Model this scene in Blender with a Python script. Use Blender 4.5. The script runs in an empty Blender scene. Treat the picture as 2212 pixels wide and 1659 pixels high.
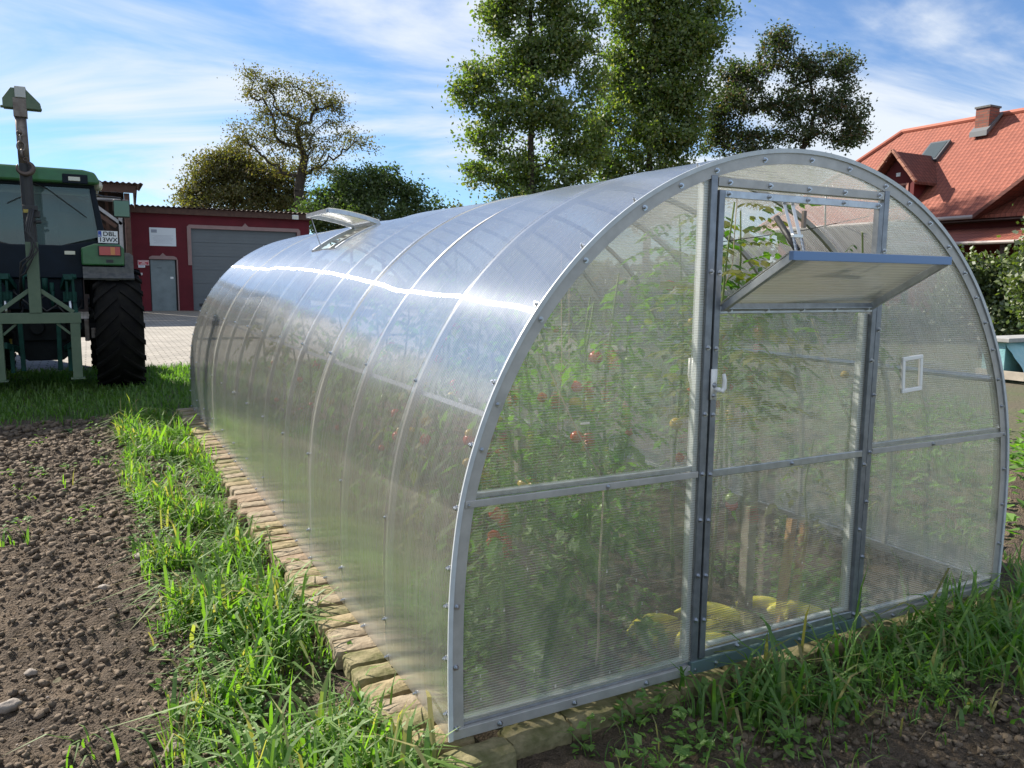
import bpy, math, random
import numpy as np
from mathutils import Vector, Matrix, noise
R = math.radians
S = bpy.context.scene
COL = S.collection

# ------------------------------------------------------------------ camera
CAM = Vector((-2.4831, -2.2842, 1.5199))
YAW, PITCH, ROLL, FPX = R(27.7658), R(7.4132), R(0.6538), 1720.7
fw = Vector((math.sin(YAW)*math.cos(PITCH), math.cos(YAW)*math.cos(PITCH), -math.sin(PITCH)))
r0 = Vector((math.cos(YAW), -math.sin(YAW), 0)); u0 = r0.cross(fw)
rt = r0*math.cos(ROLL)+u0*math.sin(ROLL); up = -r0*math.sin(ROLL)+u0*math.cos(ROLL)
cd = bpy.data.cameras.new('camera'); co = bpy.data.objects.new('camera', cd); COL.objects.link(co)
m = Matrix((rt, up, -fw)).transposed().to_4x4(); m.translation = CAM; co.matrix_world = m
cd.sensor_width = 36; cd.lens = 36*FPX/2212; cd.clip_start = .05; cd.clip_end = 2000
S.camera = co

# ------------------------------------------------------------------ world, sun, exposure
SUN = Vector((-.375, .72, .586)).normalized()
SUN_EL = math.asin(SUN.z); SUN_AZ = math.atan2(SUN.x, SUN.y)
W = bpy.data.worlds.new('World'); S.world = W; W.use_nodes = True
nt = W.node_tree; N = nt.nodes; L = nt.links; N.clear()
def nn(N, t, **k):
    n = N.new(t)
    for a, v in k.items():
        if a.startswith('i_'): n.inputs[a[2:].replace('_', ' ')].default_value = v
        else: setattr(n, a, v)
    return n
out = nn(N, 'ShaderNodeOutputWorld'); bg = nn(N, 'ShaderNodeBackground'); bg.inputs[1].default_value = .062
sky = nn(N, 'ShaderNodeTexSky', sky_type='NISHITA', sun_disc=False, sun_elevation=SUN_EL, sun_rotation=SUN_AZ,
         altitude=150, air_density=1.0, dust_density=.0, ozone_density=2.2)
tc = nn(N, 'ShaderNodeTexCoord'); sep = nn(N, 'ShaderNodeSeparateXYZ'); L.new(tc.outputs['Generated'], sep.inputs[0])
mz = nn(N, 'ShaderNodeMath', operation='MAXIMUM'); L.new(sep.outputs[2], mz.inputs[0]); mz.inputs[1].default_value = 0.0
az_ = nn(N, 'ShaderNodeMath', operation='ADD'); L.new(mz.outputs[0], az_.inputs[0]); az_.inputs[1].default_value = .16
dx = nn(N, 'ShaderNodeMath', operation='DIVIDE'); dy = nn(N, 'ShaderNodeMath', operation='DIVIDE')
L.new(sep.outputs[0], dx.inputs[0]); L.new(sep.outputs[1], dy.inputs[0]); L.new(az_.outputs[0], dx.inputs[1]); L.new(az_.outputs[0], dy.inputs[1])
cmb = nn(N, 'ShaderNodeCombineXYZ'); L.new(dx.outputs[0], cmb.inputs[0]); L.new(dy.outputs[0], cmb.inputs[1])
mp = nn(N, 'ShaderNodeMapping'); L.new(cmb.outputs[0], mp.inputs[0])
mp.inputs['Location'].default_value = (1.7, .4, 0); mp.inputs['Rotation'].default_value = (0, 0, R(38)); mp.inputs['Scale'].default_value = (.62, .85, 1)
n1 = nn(N, 'ShaderNodeTexNoise', i_Scale=1.0, i_Detail=9.0, i_Roughness=.57, i_Distortion=1.5); L.new(mp.outputs[0], n1.inputs['Vector'])
n2 = nn(N, 'ShaderNodeTexNoise', i_Scale=.42, i_Detail=3.0, i_Roughness=.5); L.new(cmb.outputs[0], n2.inputs['Vector'])
ad = nn(N, 'ShaderNodeMath', operation='ADD'); L.new(n1.outputs[0], ad.inputs[0]); L.new(n2.outputs[0], ad.inputs[1])
cr = nn(N, 'ShaderNodeMapRange', i_From_Min=.88, i_From_Max=1.18, i_To_Min=0.05, i_To_Max=.95); cr.interpolation_type = 'SMOOTHSTEP'
L.new(ad.outputs[0], cr.inputs[0])
cc = nn(N, 'ShaderNodeMixRGB'); cc.inputs[2].default_value = (6.7, 7.2, 7.8, 1)
L.new(cr.outputs[0], cc.inputs[0])
tint = nn(N, 'ShaderNodeMixRGB', blend_type='MULTIPLY'); tint.inputs[0].default_value = 1; tint.inputs[2].default_value = (.66, .89, 1.16, 1)
L.new(sky.outputs[0], tint.inputs[1]); L.new(tint.outputs[0], cc.inputs[1])
L.new(cc.outputs[0], bg.inputs[0]); L.new(bg.outputs[0], out.inputs[0])

ld = bpy.data.lights.new('sun', 'SUN'); ld.energy = 4.7; ld.angle = R(.55); ld.color = (1, .925, .81)
lo = bpy.data.objects.new('sun', ld); COL.objects.link(lo); lo.rotation_euler = (-SUN).to_track_quat('-Z', 'Y').to_euler(); lo.location = SUN*40
V = S.view_settings; V.view_transform = 'Standard'; V.look = 'None'; V.exposure = 1.1; V.gamma = 1
C = S.cycles; C.max_bounces = 9; C.diffuse_bounces = 3; C.glossy_bounces = 4; C.transmission_bounces = 6; C.transparent_max_bounces = 16
C.caustics_reflective = False; C.caustics_refractive = False; C.sample_clamp_indirect = 4; C.sample_clamp_direct = 30
C.use_denoising = True
try: C.denoiser = 'OPENIMAGEDENOISE'
except Exception: pass

# ------------------------------------------------------------------ helpers
rnd = random.Random(7)
def U(a, b): return rnd.uniform(a, b)
def G(s): return rnd.gauss(0, s)
def tag(o, label=None, cat=None, group=None, kind=None):
    if label: o['label'] = label
    if cat: o['category'] = cat
    if group: o['group'] = group
    if kind: o['kind'] = kind
    return o
def empty(name, loc, rz=0):
    o = bpy.data.objects.new(name, None); COL.objects.link(o); o.location = loc; o.rotation_euler = (0, 0, rz); o.empty_display_size = .2; return o
class MB:
    def __init__(s): s.v = []; s.f = []
    def add(s, vs, fs):
        b = len(s.v); s.v += [tuple(p) for p in vs]; s.f += [tuple(i+b for i in f) for f in fs]; return s
    def box(s, x0, x1, y0, y1, z0, z1):
        return s.add([(x, y, z) for z in (z0, z1) for y in (y0, y1) for x in (x0, x1)],
                     [(0, 2, 3, 1), (4, 5, 7, 6), (0, 1, 5, 4), (2, 6, 7, 3), (0, 4, 6, 2), (1, 3, 7, 5)])
    def bar(s, a, b, w, h, upv=(0, 0, 1)):
        a = Vector(a); b = Vector(b); d = (b-a).normalized(); u = Vector(upv)
        if abs(d.dot(u)) > .98: u = Vector((0, 1, 0))
        r = d.cross(u).normalized(); u = r.cross(d)
        vs = [p+r*i*w/2+u*j*h/2 for p in (a, b) for j in (-1, 1) for i in (-1, 1)]
        return s.add(vs, [(0, 1, 3, 2), (4, 6, 7, 5), (0, 4, 5, 1), (2, 3, 7, 6), (0, 2, 6, 4), (1, 5, 7, 3)])
    def tube(s, pts, rad, n=8, cap=True):
        pts = [Vector(p) for p in pts]; k = len(pts)
        if not isinstance(rad, (list, tuple)): rad = [rad]*k
        b = len(s.v); pr = None
        for i, p in enumerate(pts):
            d = (pts[min(i+1, k-1)]-pts[max(i-1, 0)])
            d = d.normalized() if d.length > 1e-9 else Vector((0, 0, 1))
            if pr is None: pr = d.orthogonal().normalized()
            else:
                q = pr-d*pr.dot(d); pr = q.normalized() if q.length > 1e-6 else d.orthogonal().normalized()
            e = d.cross(pr)
            for j in range(n):
                t = 2*math.pi*j/n; s.v.append(tuple(p+(pr*math.cos(t)+e*math.sin(t))*rad[i]))
        for i in range(k-1):
            for j in range(n):
                j2 = (j+1) % n; s.f.append((b+i*n+j, b+i*n+j2, b+(i+1)*n+j2, b+(i+1)*n+j))
        if cap: s.f.append(tuple(b+j for j in reversed(range(n)))); s.f.append(tuple(b+(k-1)*n+j for j in range(n)))
        return s
    def prism(s, poly, axis, a0, a1):
        # poly in the plane of the other two axes (order x,y,z without axis), extruded from a0 to a1
        def P(p, a):
            q = list(p); q.insert(axis, a); return tuple(q)
        n = len(poly)
        return s.add([P(p, a0) for p in poly]+[P(p, a1) for p in poly],
                     [tuple(reversed(range(n))), tuple(range(n, 2*n))]+[(i, (i+1) % n, (i+1) % n+n, i+n) for i in range(n)])
    def sph(s, c, r, nu=10, nv=7, q=None, nz=0, seed=0):
        b = len(s.v); r = r if isinstance(r, (tuple, list)) else (r, r, r); c = Vector(c)
        for i in range(nv+1):
            ph = math.pi*i/nv
            for j in range(nu):
                t = 2*math.pi*j/nu; d = Vector((math.sin(ph)*math.cos(t), math.sin(ph)*math.sin(t), math.cos(ph)))
                k = 1+nz*noise.noise(d*1.6+Vector((seed*3.1, seed, 0))) if nz else 1
                p = Vector((d.x*r[0], d.y*r[1], d.z*r[2]))*k
                if q: p = q @ p
                s.v.append(tuple(c+p))
        for i in range(nv):
            for j in range(nu):
                j2 = (j+1) % nu; s.f.append((b+i*nu+j, b+(i+1)*nu+j, b+(i+1)*nu+j2, b+i*nu+j2))
        return s
    def build(s, name, mat, parent=None, smooth=False, bevel=0, org=None):
        me = bpy.data.meshes.new(name)
        if org is None and parent is not None:
            org = parent.location if parent.parent is None else Vector((0, 0, 0))
            if parent.parent is not None: org = parent['_o'] if '_o' in parent else parent.parent.location
        org = Vector(org) if org is not None else Vector((0, 0, 0))
        vs = [(x-org[0], y-org[1], z-org[2]) for x, y, z in s.v] if org.length else s.v
        me.from_pydata(vs, [], s.f); me.validate()
        if mat: me.materials.append(mat)
        if smooth: me.shade_smooth()
        o = bpy.data.objects.new(name, me); COL.objects.link(o)
        if parent is not None: o.parent = parent
        if bevel:
            md = o.modifiers.new('bevel', 'BEVEL'); md.width = bevel; md.segments = 2; md.limit_method = 'ANGLE'; md.angle_limit = R(40)
        return o

MATS = {}
def mat(name, col, rough=.6, metal=0, var=.0, vscale=8, bump=0, bscale=60, col2=None, spec=.5, trans=0, coat=0, vec='Object'):
    if name in MATS: return MATS[name]
    M = bpy.data.materials.new(name); M.use_nodes = True; t = M.node_tree; N = t.nodes; L = t.links
    b = N['Principled BSDF']; b.inputs['Base Color'].default_value = (*col, 1); b.inputs['Roughness'].default_value = rough
    b.inputs['Metallic'].default_value = metal; b.inputs['Specular IOR Level'].default_value = spec
    b.inputs['Transmission Weight'].default_value = trans; b.inputs['Coat Weight'].default_value = coat
    tc = nn(N, 'ShaderNodeTexCoord')
    if var or col2:
        n = nn(N, 'ShaderNodeTexNoise', i_Scale=vscale, i_Detail=6.0, i_Roughness=.62); L.new(tc.outputs[vec], n.inputs['Vector'])
        mr = nn(N, 'ShaderNodeMapRange', i_From_Min=.32, i_From_Max=.68); L.new(n.outputs[0], mr.inputs[0])
        mx = nn(N, 'ShaderNodeMixRGB'); L.new(mr.outputs[0], mx.inputs[0])
        c2 = col2 or tuple(c*(1+var) for c in col); c1 = col if col2 else tuple(c*(1-var) for c in col)
        mx.inputs[1].default_value = (*c1, 1); mx.inputs[2].default_value = (*c2, 1); L.new(mx.outputs[0], b.inputs['Base Color'])
    if bump:
        n = nn(N, 'ShaderNodeTexNoise', i_Scale=bscale, i_Detail=5.0); L.new(tc.outputs[vec], n.inputs['Vector'])
        bp = nn(N, 'ShaderNodeBump', i_Strength=1.0, i_Distance=bump); L.new(n.outputs[0], bp.inputs['Height']); L.new(bp.outputs[0], b.inputs['Normal'])
    MATS[name] = M; return M

def leafmat(name, c1, c2, tr=.45, c3=None, trcol=None, gl=.05):
    M = bpy.data.materials.new(name); M.use_nodes = True; t = M.node_tree; N = t.nodes; L = t.links; N.clear()
    o = nn(N, 'ShaderNodeOutputMaterial'); g = nn(N, 'ShaderNodeNewGeometry')
    rp = nn(N, 'ShaderNodeValToRGB'); e = rp.color_ramp.elements; e[0].color = (*c1, 1); e[1].color = (*c2, 1); e[1].position = .8
    if c3: x = e.new(.93); x.color = (*c3, 1)
    L.new(g.outputs['Random Per Island'], rp.inputs[0])
    d = nn(N, 'ShaderNodeBsdfDiffuse'); L.new(rp.outputs[0], d.inputs[0])
    tl = nn(N, 'ShaderNodeBsdfTranslucent'); mu = nn(N, 'ShaderNodeMixRGB', blend_type='MULTIPLY'); mu.inputs[0].default_value = 1
    mu.inputs[2].default_value = (*(trcol or (1.5, 1.7, .6)), 1); L.new(rp.outputs[0], mu.inputs[1]); L.new(mu.outputs[0], tl.inputs[0])
    mx = nn(N, 'ShaderNodeMixShader'); mx.inputs[0].default_value = tr; L.new(d.outputs[0], mx.inputs[1]); L.new(tl.outputs[0], mx.inputs[2])
    gs = nn(N, 'ShaderNodeBsdfGlossy', i_Roughness=.60); mx2 = nn(N, 'ShaderNodeMixShader'); mx2.inputs[0].default_value = gl
    L.new(mx.outputs[0], mx2.inputs[1]); L.new(gs.outputs[0], mx2.inputs[2]); L.new(mx2.outputs[0], o.inputs[0])
    return M

# ------------------------------------------------------------------ materials
m_soil = mat('soil', (.20, .152, .108), .95, col2=(.095, .076, .060), vscale=3.5, bump=.012, bscale=70, spec=.2)
def soilmat():
    M = m_soil; t = M.node_tree; N = t.nodes; L = t.links; b = N['Principled BSDF']
    tc = nn(N, 'ShaderNodeTexCoord'); v = nn(N, 'ShaderNodeTexVoronoi', i_Scale=85.0); L.new(tc.outputs['Object'], v.inputs[0])
    n = nn(N, 'ShaderNodeTexNoise', i_Scale=160.0, i_Detail=6.0, i_Roughness=.7); L.new(tc.outputs['Object'], n.inputs[0])
    a = nn(N, 'ShaderNodeMath', operation='ADD'); L.new(v.outputs['Distance'], a.inputs[0]); L.new(n.outputs[0], a.inputs[1])
    bp = nn(N, 'ShaderNodeBump', i_Strength=1.0, i_Distance=.022); L.new(a.outputs[0], bp.inputs['Height']); L.new(bp.outputs[0], b.inputs['Normal'])
soilmat()
m_clod = mat('clod', (.215, .168, .122), .95, col2=(.10, .08, .063), vscale=14, bump=.006, bscale=120, spec=.2)
m_stone = mat('stone', (.33, .29, .25), .85, col2=(.20, .17, .145), vscale=12, bump=.003, bscale=90, spec=.3)
m_ground = mat('far_ground', (.075, .085, .035), .95, col2=(.12, .10, .06), vscale=.5, bump=.03, bscale=8)
m_field = mat('field_earth', (.10, .078, .055), .95, col2=(.075, .095, .035), vscale=.8, bump=.02, bscale=20)
m_galv = mat('galvanised', (.47, .50, .55), .36, .85, var=.16, vscale=25, bump=.0006, bscale=40)
m_galv_dull = mat('galvanised_flange', (.44, .435, .43), .5, .4, var=.14, vscale=12)
m_zinc = mat('zinc_bolt', (.50, .53, .58), .28, 1)
m_edge = mat('sheet_edge', (.52, .56, .60), .35, 0, var=.1, vscale=20)
m_white = mat('white_plastic', (.88, .88, .88), .35)
m_blue = mat('blue_film_edge', (.13, .22, .42), .28, .35)
m_black = mat('black_rubber', (.022, .022, .024), .55, var=.2, vscale=6, bump=.002, bscale=50)
m_tyre = mat('tyre_rubber', (.007, .007, .008), .9, spec=.15, col2=(.016, .015, .013), vscale=5, bump=.002, bscale=50)
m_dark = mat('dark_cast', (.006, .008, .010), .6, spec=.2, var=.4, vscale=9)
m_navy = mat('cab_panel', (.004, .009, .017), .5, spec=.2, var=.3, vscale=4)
m_tgreen = mat('tractor_green', (.025, .125, .035), .42, var=.22, vscale=5, coat=.3)
m_fend = mat('dusty_fender', (.055, .06, .065), .65, col2=(.13, .13, .125), vscale=14)
m_sage = mat('sage_paint', (.08, .125, .08), .6, col2=(.11, .155, .10), vscale=8)
m_teal = mat('linkage_green', (.007, .045, .035), .6, spec=.2, var=.35, vscale=10)
m_rust = mat('worn_steel', (.13, .10, .085), .55, .5, col2=(.24, .21, .19), vscale=14)
m_yel_rim = mat('yellow_rim', (.42, .34, .04), .5)

def glassmat(name, col, a, rough=.03):
    M = bpy.data.materials.new(name); M.use_nodes = True; t = M.node_tree; N = t.nodes; L = t.links; N.clear()
    o = nn(N, 'ShaderNodeOutputMaterial'); tr = nn(N, 'ShaderNodeBsdfTransparent'); tr.inputs[0].default_value = (*col, 1)
    d = nn(N, 'ShaderNodeBsdfDiffuse'); d.inputs[0].default_value = (.15, .21, .21, 1)
    gl = nn(N, 'ShaderNodeBsdfGlossy', i_Roughness=rough); fr = nn(N, 'ShaderNodeFresnel', i_IOR=1.55)
    tc = nn(N, 'ShaderNodeTexCoord'); n = nn(N, 'ShaderNodeTexNoise', i_Scale=1.6, i_Detail=3.0); L.new(tc.outputs['Object'], n.inputs[0])
    mr = nn(N, 'ShaderNodeMapRange', i_From_Min=.3, i_From_Max=.8, i_To_Min=a*.5, i_To_Max=a*1.5); L.new(n.outputs[0], mr.inputs[0])
    m1 = nn(N, 'ShaderNodeMixShader'); L.new(mr.outputs[0], m1.inputs[0]); L.new(tr.outputs[0], m1.inputs[1]); L.new(d.outputs[0], m1.inputs[2])
    m2 = nn(N, 'ShaderNodeMixShader'); L.new(fr.outputs[0], m2.inputs[0]); L.new(m1.outputs[0], m2.inputs[1]); L.new(gl.outputs[0], m2.inputs[2])
    L.new(m2.outputs[0], o.inputs[0]); return M
m_cabglass = glassmat('cab_glass', (.55, .72, .72), .45)

def polymat(name, vertical, blur=.46, base=.09):
    """twin-wall polycarbonate; vertical=True: end panels with level channels, False: curved cover with channels round the arch"""
    M = bpy.data.materials.new(name); M.use_nodes = True; t = M.node_tree; N = t.nodes; L = t.links; N.clear()
    o = nn(N, 'ShaderNodeOutputMaterial'); tc = nn(N, 'ShaderNodeTexCoord'); sp = nn(N, 'ShaderNodeSeparateXYZ'); L.new(tc.outputs['Object'], sp.inputs[0])
    ax = sp.outputs[2] if vertical else sp.outputs[1]
    ph = nn(N, 'ShaderNodeMath', operation='MULTIPLY'); L.new(ax, ph.inputs[0]); ph.inputs[1].default_value = (1/.0095 if vertical else 1/.013)
    fr = nn(N, 'ShaderNodeMath', operation='FRACT'); L.new(ph.outputs[0], fr.inputs[0])
    tri = nn(N, 'ShaderNodeMath', operation='PINGPONG'); L.new(ph.outputs[0], tri.inputs[0]); tri.inputs[1].default_value = .5
    line = nn(N, 'ShaderNodeMapRange', i_From_Min=.28, i_From_Max=.44); L.new(tri.outputs[0], line.inputs[0])
    # streaky relief, long along the channels
    mp = nn(N, 'ShaderNodeMapping'); L.new(tc.outputs['Object'], mp.inputs[0]); mp.inputs['Scale'].default_value = (1.2, 3, 120) if vertical else (.4, 16, .4)
    ns = nn(N, 'ShaderNodeTexNoise', i_Scale=1.0, i_Detail=3.0); L.new(mp.outputs[0], ns.inputs[0])
    hs = nn(N, 'ShaderNodeMath', operation='MULTIPLY_ADD'); L.new(tri.outputs[0], hs.inputs[0]); hs.inputs[1].default_value = 1.0 if vertical else 0; L.new(ns.outputs[0], hs.inputs[2])
    bp = nn(N, 'ShaderNodeBump', i_Strength=1.0, i_Distance=.0013 if vertical else .0005); L.new(hs.outputs[0], bp.inputs['Height'])
    gl0 = None
    # dust
    nd = nn(N, 'ShaderNodeTexNoise', i_Scale=2.2, i_Detail=7.0, i_Roughness=.6); L.new(tc.outputs['Object'], nd.inputs[0])
    dust = nn(N, 'ShaderNodeMapRange', i_From_Min=.35, i_From_Max=.75, i_To_Min=-.04, i_To_Max=.07); L.new(nd.outputs[0], dust.inputs[0])
    if not vertical:
        m4 = nn(N, 'ShaderNodeMapping'); m4.inputs['Scale'].default_value = (1.0, 34, 1.0); L.new(tc.outputs['Object'], m4.inputs[0])
        n4 = nn(N, 'ShaderNodeTexNoise', i_Scale=1.0, i_Detail=6.0, i_Roughness=.75); L.new(m4.outputs[0], n4.inputs[0])
        r4 = nn(N, 'ShaderNodeMapRange', i_From_Min=.3, i_From_Max=.7, i_To_Min=-.10, i_To_Max=.13); L.new(n4.outputs[0], r4.inputs[0])
        a4 = nn(N, 'ShaderNodeMath', operation='ADD'); L.new(r4.outputs[0], a4.inputs[0]); L.new(dust.outputs[0], a4.inputs[1]); dust = a4
    vo = nn(N, 'ShaderNodeTexVoronoi', i_Scale=20.0); vm = nn(N, 'ShaderNodeMapping'); vm.inputs['Scale'].default_value = (1, 1, .55); L.new(tc.outputs['Object'], vm.inputs[0]); L.new(vm.outputs[0], vo.inputs[0])
    vs_ = nn(N, 'ShaderNodeMapRange', i_From_Min=.10, i_From_Max=.05, i_To_Min=0.0, i_To_Max=.28); L.new(vo.outputs['Distance'], vs_.inputs[0])
    nb = nn(N, 'ShaderNodeMapRange', i_From_Min=.25, i_From_Max=0.0, i_To_Min=0.0, i_To_Max=.22); L.new(sp.outputs[2], nb.inputs[0])
    da = nn(N, 'ShaderNodeMath', operation='ADD'); L.new(vs_.outputs[0], da.inputs[0]); L.new(dust.outputs[0], da.inputs[1]); db = nn(N, 'ShaderNodeMath', operation='ADD'); L.new(da.outputs[0], db.inputs[0]); L.new(nb.outputs[0], db.inputs[1]); dust = db
    tr = nn(N, 'ShaderNodeBsdfTransparent'); tr.inputs[0].default_value = (.98, .985, .97, 1)
    di = nn(N, 'ShaderNodeBsdfDiffuse'); di.inputs[0].default_value = (.80, .785, .70, 1) if vertical else (.78, .79, .79, 1)
    tl = nn(N, 'ShaderNodeBsdfTranslucent'); tl.inputs[0].default_value = (.90, .89, .82, 1)
    milk = nn(N, 'ShaderNodeMixShader'); L.new(di.outputs[0], milk.inputs[1]); L.new(tl.outputs[0], milk.inputs[2])
    milk.inputs[0].default_value = .15 if vertical else .72
    see = tr.outputs[0]
    if vertical:
        rf = nn(N, 'ShaderNodeBsdfRefraction', i_IOR=1.2, i_Roughness=.13); rf.inputs[0].default_value = (.95, .97, .95, 1); L.new(bp.outputs[0], rf.inputs['Normal'])
        sx = nn(N, 'ShaderNodeMixShader'); sx.inputs[0].default_value = blur; L.new(tr.outputs[0], sx.inputs[1]); L.new(rf.outputs[0], sx.inputs[2]); see = sx.outputs[0]
    k = nn(N, 'ShaderNodeMath', operation='MULTIPLY_ADD'); L.new(line.outputs[0], k.inputs[0]); k.inputs[1].default_value = .19 if vertical else .10; k.inputs[2].default_value = base if vertical else .16
    k2 = nn(N, 'ShaderNodeMath', operation='ADD'); L.new(k.outputs[0], k2.inputs[0]); L.new(dust.outputs[0], k2.inputs[1]); k2.use_clamp = True
    ge = nn(N, 'ShaderNodeNewGeometry'); dt_ = nn(N, 'ShaderNodeVectorMath', operation='DOT_PRODUCT'); L.new(ge.outputs['Incoming'], dt_.inputs[0]); L.new(ge.outputs['Normal'], dt_.inputs[1])
    ab = nn(N, 'ShaderNodeMath', operation='ABSOLUTE'); L.new(dt_.outputs['Value'], ab.inputs[0]); on = nn(N, 'ShaderNodeMath', operation='SUBTRACT'); on.inputs[0].default_value = 1; L.new(ab.outputs[0], on.inputs[1])
    k3 = nn(N, 'ShaderNodeMath', operation='MULTIPLY_ADD'); k3.use_clamp = True; L.new(on.outputs[0], k3.inputs[0]); k3.inputs[1].default_value = .08 if vertical else .46; L.new(k2.outputs[0], k3.inputs[2]); k2 = k3
    m1 = nn(N, 'ShaderNodeMixShader'); L.new(k2.outputs[0], m1.inputs[0]); L.new(see, m1.inputs[1]); L.new(milk.outputs[0], m1.inputs[2])
    gl = nn(N, 'ShaderNodeBsdfAnisotropic'); gl.distribution = 'GGX' if vertical else 'BECKMANN'; gl.inputs['Color'].default_value = (.98, .97, .94, 1)
    gl.inputs['Roughness'].default_value = .12 if vertical else .15
    if not vertical:
        gl.inputs['Anisotropy'].default_value = .87; gl.inputs['Rotation'].default_value = .25; tg = nn(N, 'ShaderNodeCombineXYZ'); tg.inputs[1].default_value = 1; L.new(tg.outputs[0], gl.inputs['Tangent'])
    L.new(bp.outputs[0], gl.inputs['Normal'])
    pw = nn(N, 'ShaderNodeMath', operation='POWER'); L.new(on.outputs[0], pw.inputs[0]); pw.inputs[1].default_value = 4.5 if vertical else 1.5
    fm = nn(N, 'ShaderNodeMath', operation='MULTIPLY_ADD'); fm.use_clamp = True; L.new(pw.outputs[0], fm.inputs[0]); fm.inputs[1].default_value = .8 if vertical else .74; fm.inputs[2].default_value = .04 if vertical else .06
    m2 = nn(N, 'ShaderNodeMixShader'); L.new(fm.outputs[0], m2.inputs[0]); L.new(m1.outputs[0], m2.inputs[1]); L.new(gl.outputs[0], m2.inputs[2])
    if not vertical:
        g2 = nn(N, 'ShaderNodeBsdfAnisotropic'); g2.distribution = 'GGX'; g2.inputs['Color'].default_value = (.93, .95, .98, 1); g2.inputs['Roughness'].default_value = .24; g2.inputs['Anisotropy'].default_value = .35; g2.inputs['Rotation'].default_value = .25
        L.new(tg.outputs[0], g2.inputs['Tangent']); L.new(bp.outputs[0], g2.inputs['Normal'])
        gm = nn(N, 'ShaderNodeMixShader'); gm.inputs[0].default_value = .045; L.new(gl.outputs[0], gm.inputs[1]); L.new(g2.outputs[0], gm.inputs[2]); L.new(gm.outputs[0], m2.inputs[2])
    L.new(m2.outputs[0], o.inputs[0]); return M
m_poly = polymat('cover_polycarbonate', False); m_polyf = polymat('panel_polycarbonate', True); m_polyb = polymat('back_polycarbonate', True, .0, .05); m_polyflap = polymat('flap_polycarbonate', True, .6, .42)

# ------------------------------------------------------------------ setting: ground
Z0 = -.085
def fbm(x, y, o=4, s=1.0, seed=0):
    a = 0; k = 1
    for i in range(o):
        a += k*noise.noise(Vector((x*s, y*s, seed+i*7.3))); s *= 2.05; k *= .55
    return a
g = MB(); g.add([(-260, -120, Z0-.07), (300, -120, Z0-.07), (300, 420, Z0-.07), (-260, 420, Z0-.07)], [(0, 1, 2, 3)])
tag(g.build('ground', m_ground), kind='structure')
def pave_z(y): return Z0+.012+max(0, (y-12.9))/18.1*.28
p = MB(); p.add([(-30, 12.9, pave_z(12.9)), (9, 12.9, pave_z(12.9)), (9, 31.2, pave_z(31.2)), (-30, 31.2, pave_z(31.2)), (9, 45, pave_z(31.2)), (-30, 45, pave_z(31.2))], [(0, 1, 2, 3), (3, 2, 4, 5)])
mp_ = mat('paving', (.40, .375, .33), .85, var=.12, vscale=3)
def pavmat():
    t = mp_.node_tree; N = t.nodes; L = t.links; b = N['Principled BSDF']; tc = nn(N, 'ShaderNodeTexCoord')
    br = nn(N, 'ShaderNodeTexBrick', i_Scale=1.0, i_Mortar_Size=.014, i_Brick_Width=.24, i_Row_Height=.16, i_Bias=.0); L.new(tc.outputs['Object'], br.inputs[0])
    br.inputs['Color1'].default_value = (.36, .33, .285, 1); br.inputs['Color2'].default_value = (.28, .26, .225, 1); br.inputs['Mortar'].default_value = (.14, .125, .10, 1)
    n = nn(N, 'ShaderNodeTexNoise', i_Scale=1.4, i_Detail=6.0); L.new(tc.outputs['Object'], n.inputs[0])
    mr = nn(N, 'ShaderNodeMapRange', i_From_Min=.3, i_From_Max=.7, i_To_Min=.78, i_To_Max=1.12); L.new(n.outputs[0], mr.inputs[0])
    mu = nn(N, 'ShaderNodeMixRGB', blend_type='MULTIPLY'); mu.inputs[0].default_value = 1; L.new(br.outputs[0], mu.inputs[1]); L.new(mr.outputs[0], mu.inputs[2])
    L.new(mu.outputs[0], b.inputs['Base Color'])
pavmat(); tag(p.build('paving', mp_), kind='structure')

def soil_h(x, y):
    h = Z0 + .018*fbm(x, y, 2, 1.1, 3) + .020*fbm(x, y, 5, 5.5, 9)
    h += .012*math.sin((x*.35+y*4.6)+1.3*noise.noise(Vector((x, y, 0))))*max(0, min(1, (-x-2.2)*2))  # faint tilled ridges in the left field
    if -2.0 < x < -1.55: h -= .03*math.sin(math.pi*(x+2.0)/.45)
    h += .022*noise.noise(Vector((x*2.7, y*2.7, 11))); d1 = noise.voronoi(Vector((x*13, y*13, 1)))[0]; h += .034*max(-.2, .42-d1[0])
    if x < -1.9 or y < -.05: h += .018*noise.noise(Vector((x*27, y*27, 4)))+.022*max(0, .45-noise.voronoi(Vector((x*27, y*27, 7)))[0][0])
    if -1.5 < x < 1.5 and 0 < y < 7.6: h = Z0+.03+.012*fbm(x, y, 3, 4, 5)
    return h
def grid(name, x0, x1, y0, y1, st, hf, mt, **kw):
    nx = int((x1-x0)/st)+1; ny = int((y1-y0)/st)+1; vs = []; b = MB()
    for j in range(ny):
        for i in range(nx):
            x = x0+i*st; y = y0+j*st; vs.append((x, y, hf(x, y)))
    fs = [(j*nx+i, j*nx+i+1, (j+1)*nx+i+1, (j+1)*nx+i) for j in range(ny-1) for i in range(nx-1)]
    b.add(vs, fs); o = b.build(name, mt, smooth=True); tag(o, kind='structure', **kw); return o
grid('soil', -5.6, 4.6, -1.7, 8.0, .021, soil_h, m_soil)
fl = MB(); fl.add([(-60, -30, Z0-.045), (60, -30, Z0-.045), (60, 12.95, Z0-.045), (-60, 12.95, Z0-.045)], [(0, 1, 2, 3)]); tag(fl.build('field', m_field), kind='structure')
grid('lawn', -14, 8, 7.7, 12.93, .12, lambda x, y: Z0-.01+.02*fbm(x, y, 3, 1.5, 2), mat('turf', (.05, .085, .022), .95, col2=(.08, .075, .035), vscale=3, bump=.03, bscale=25))

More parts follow.
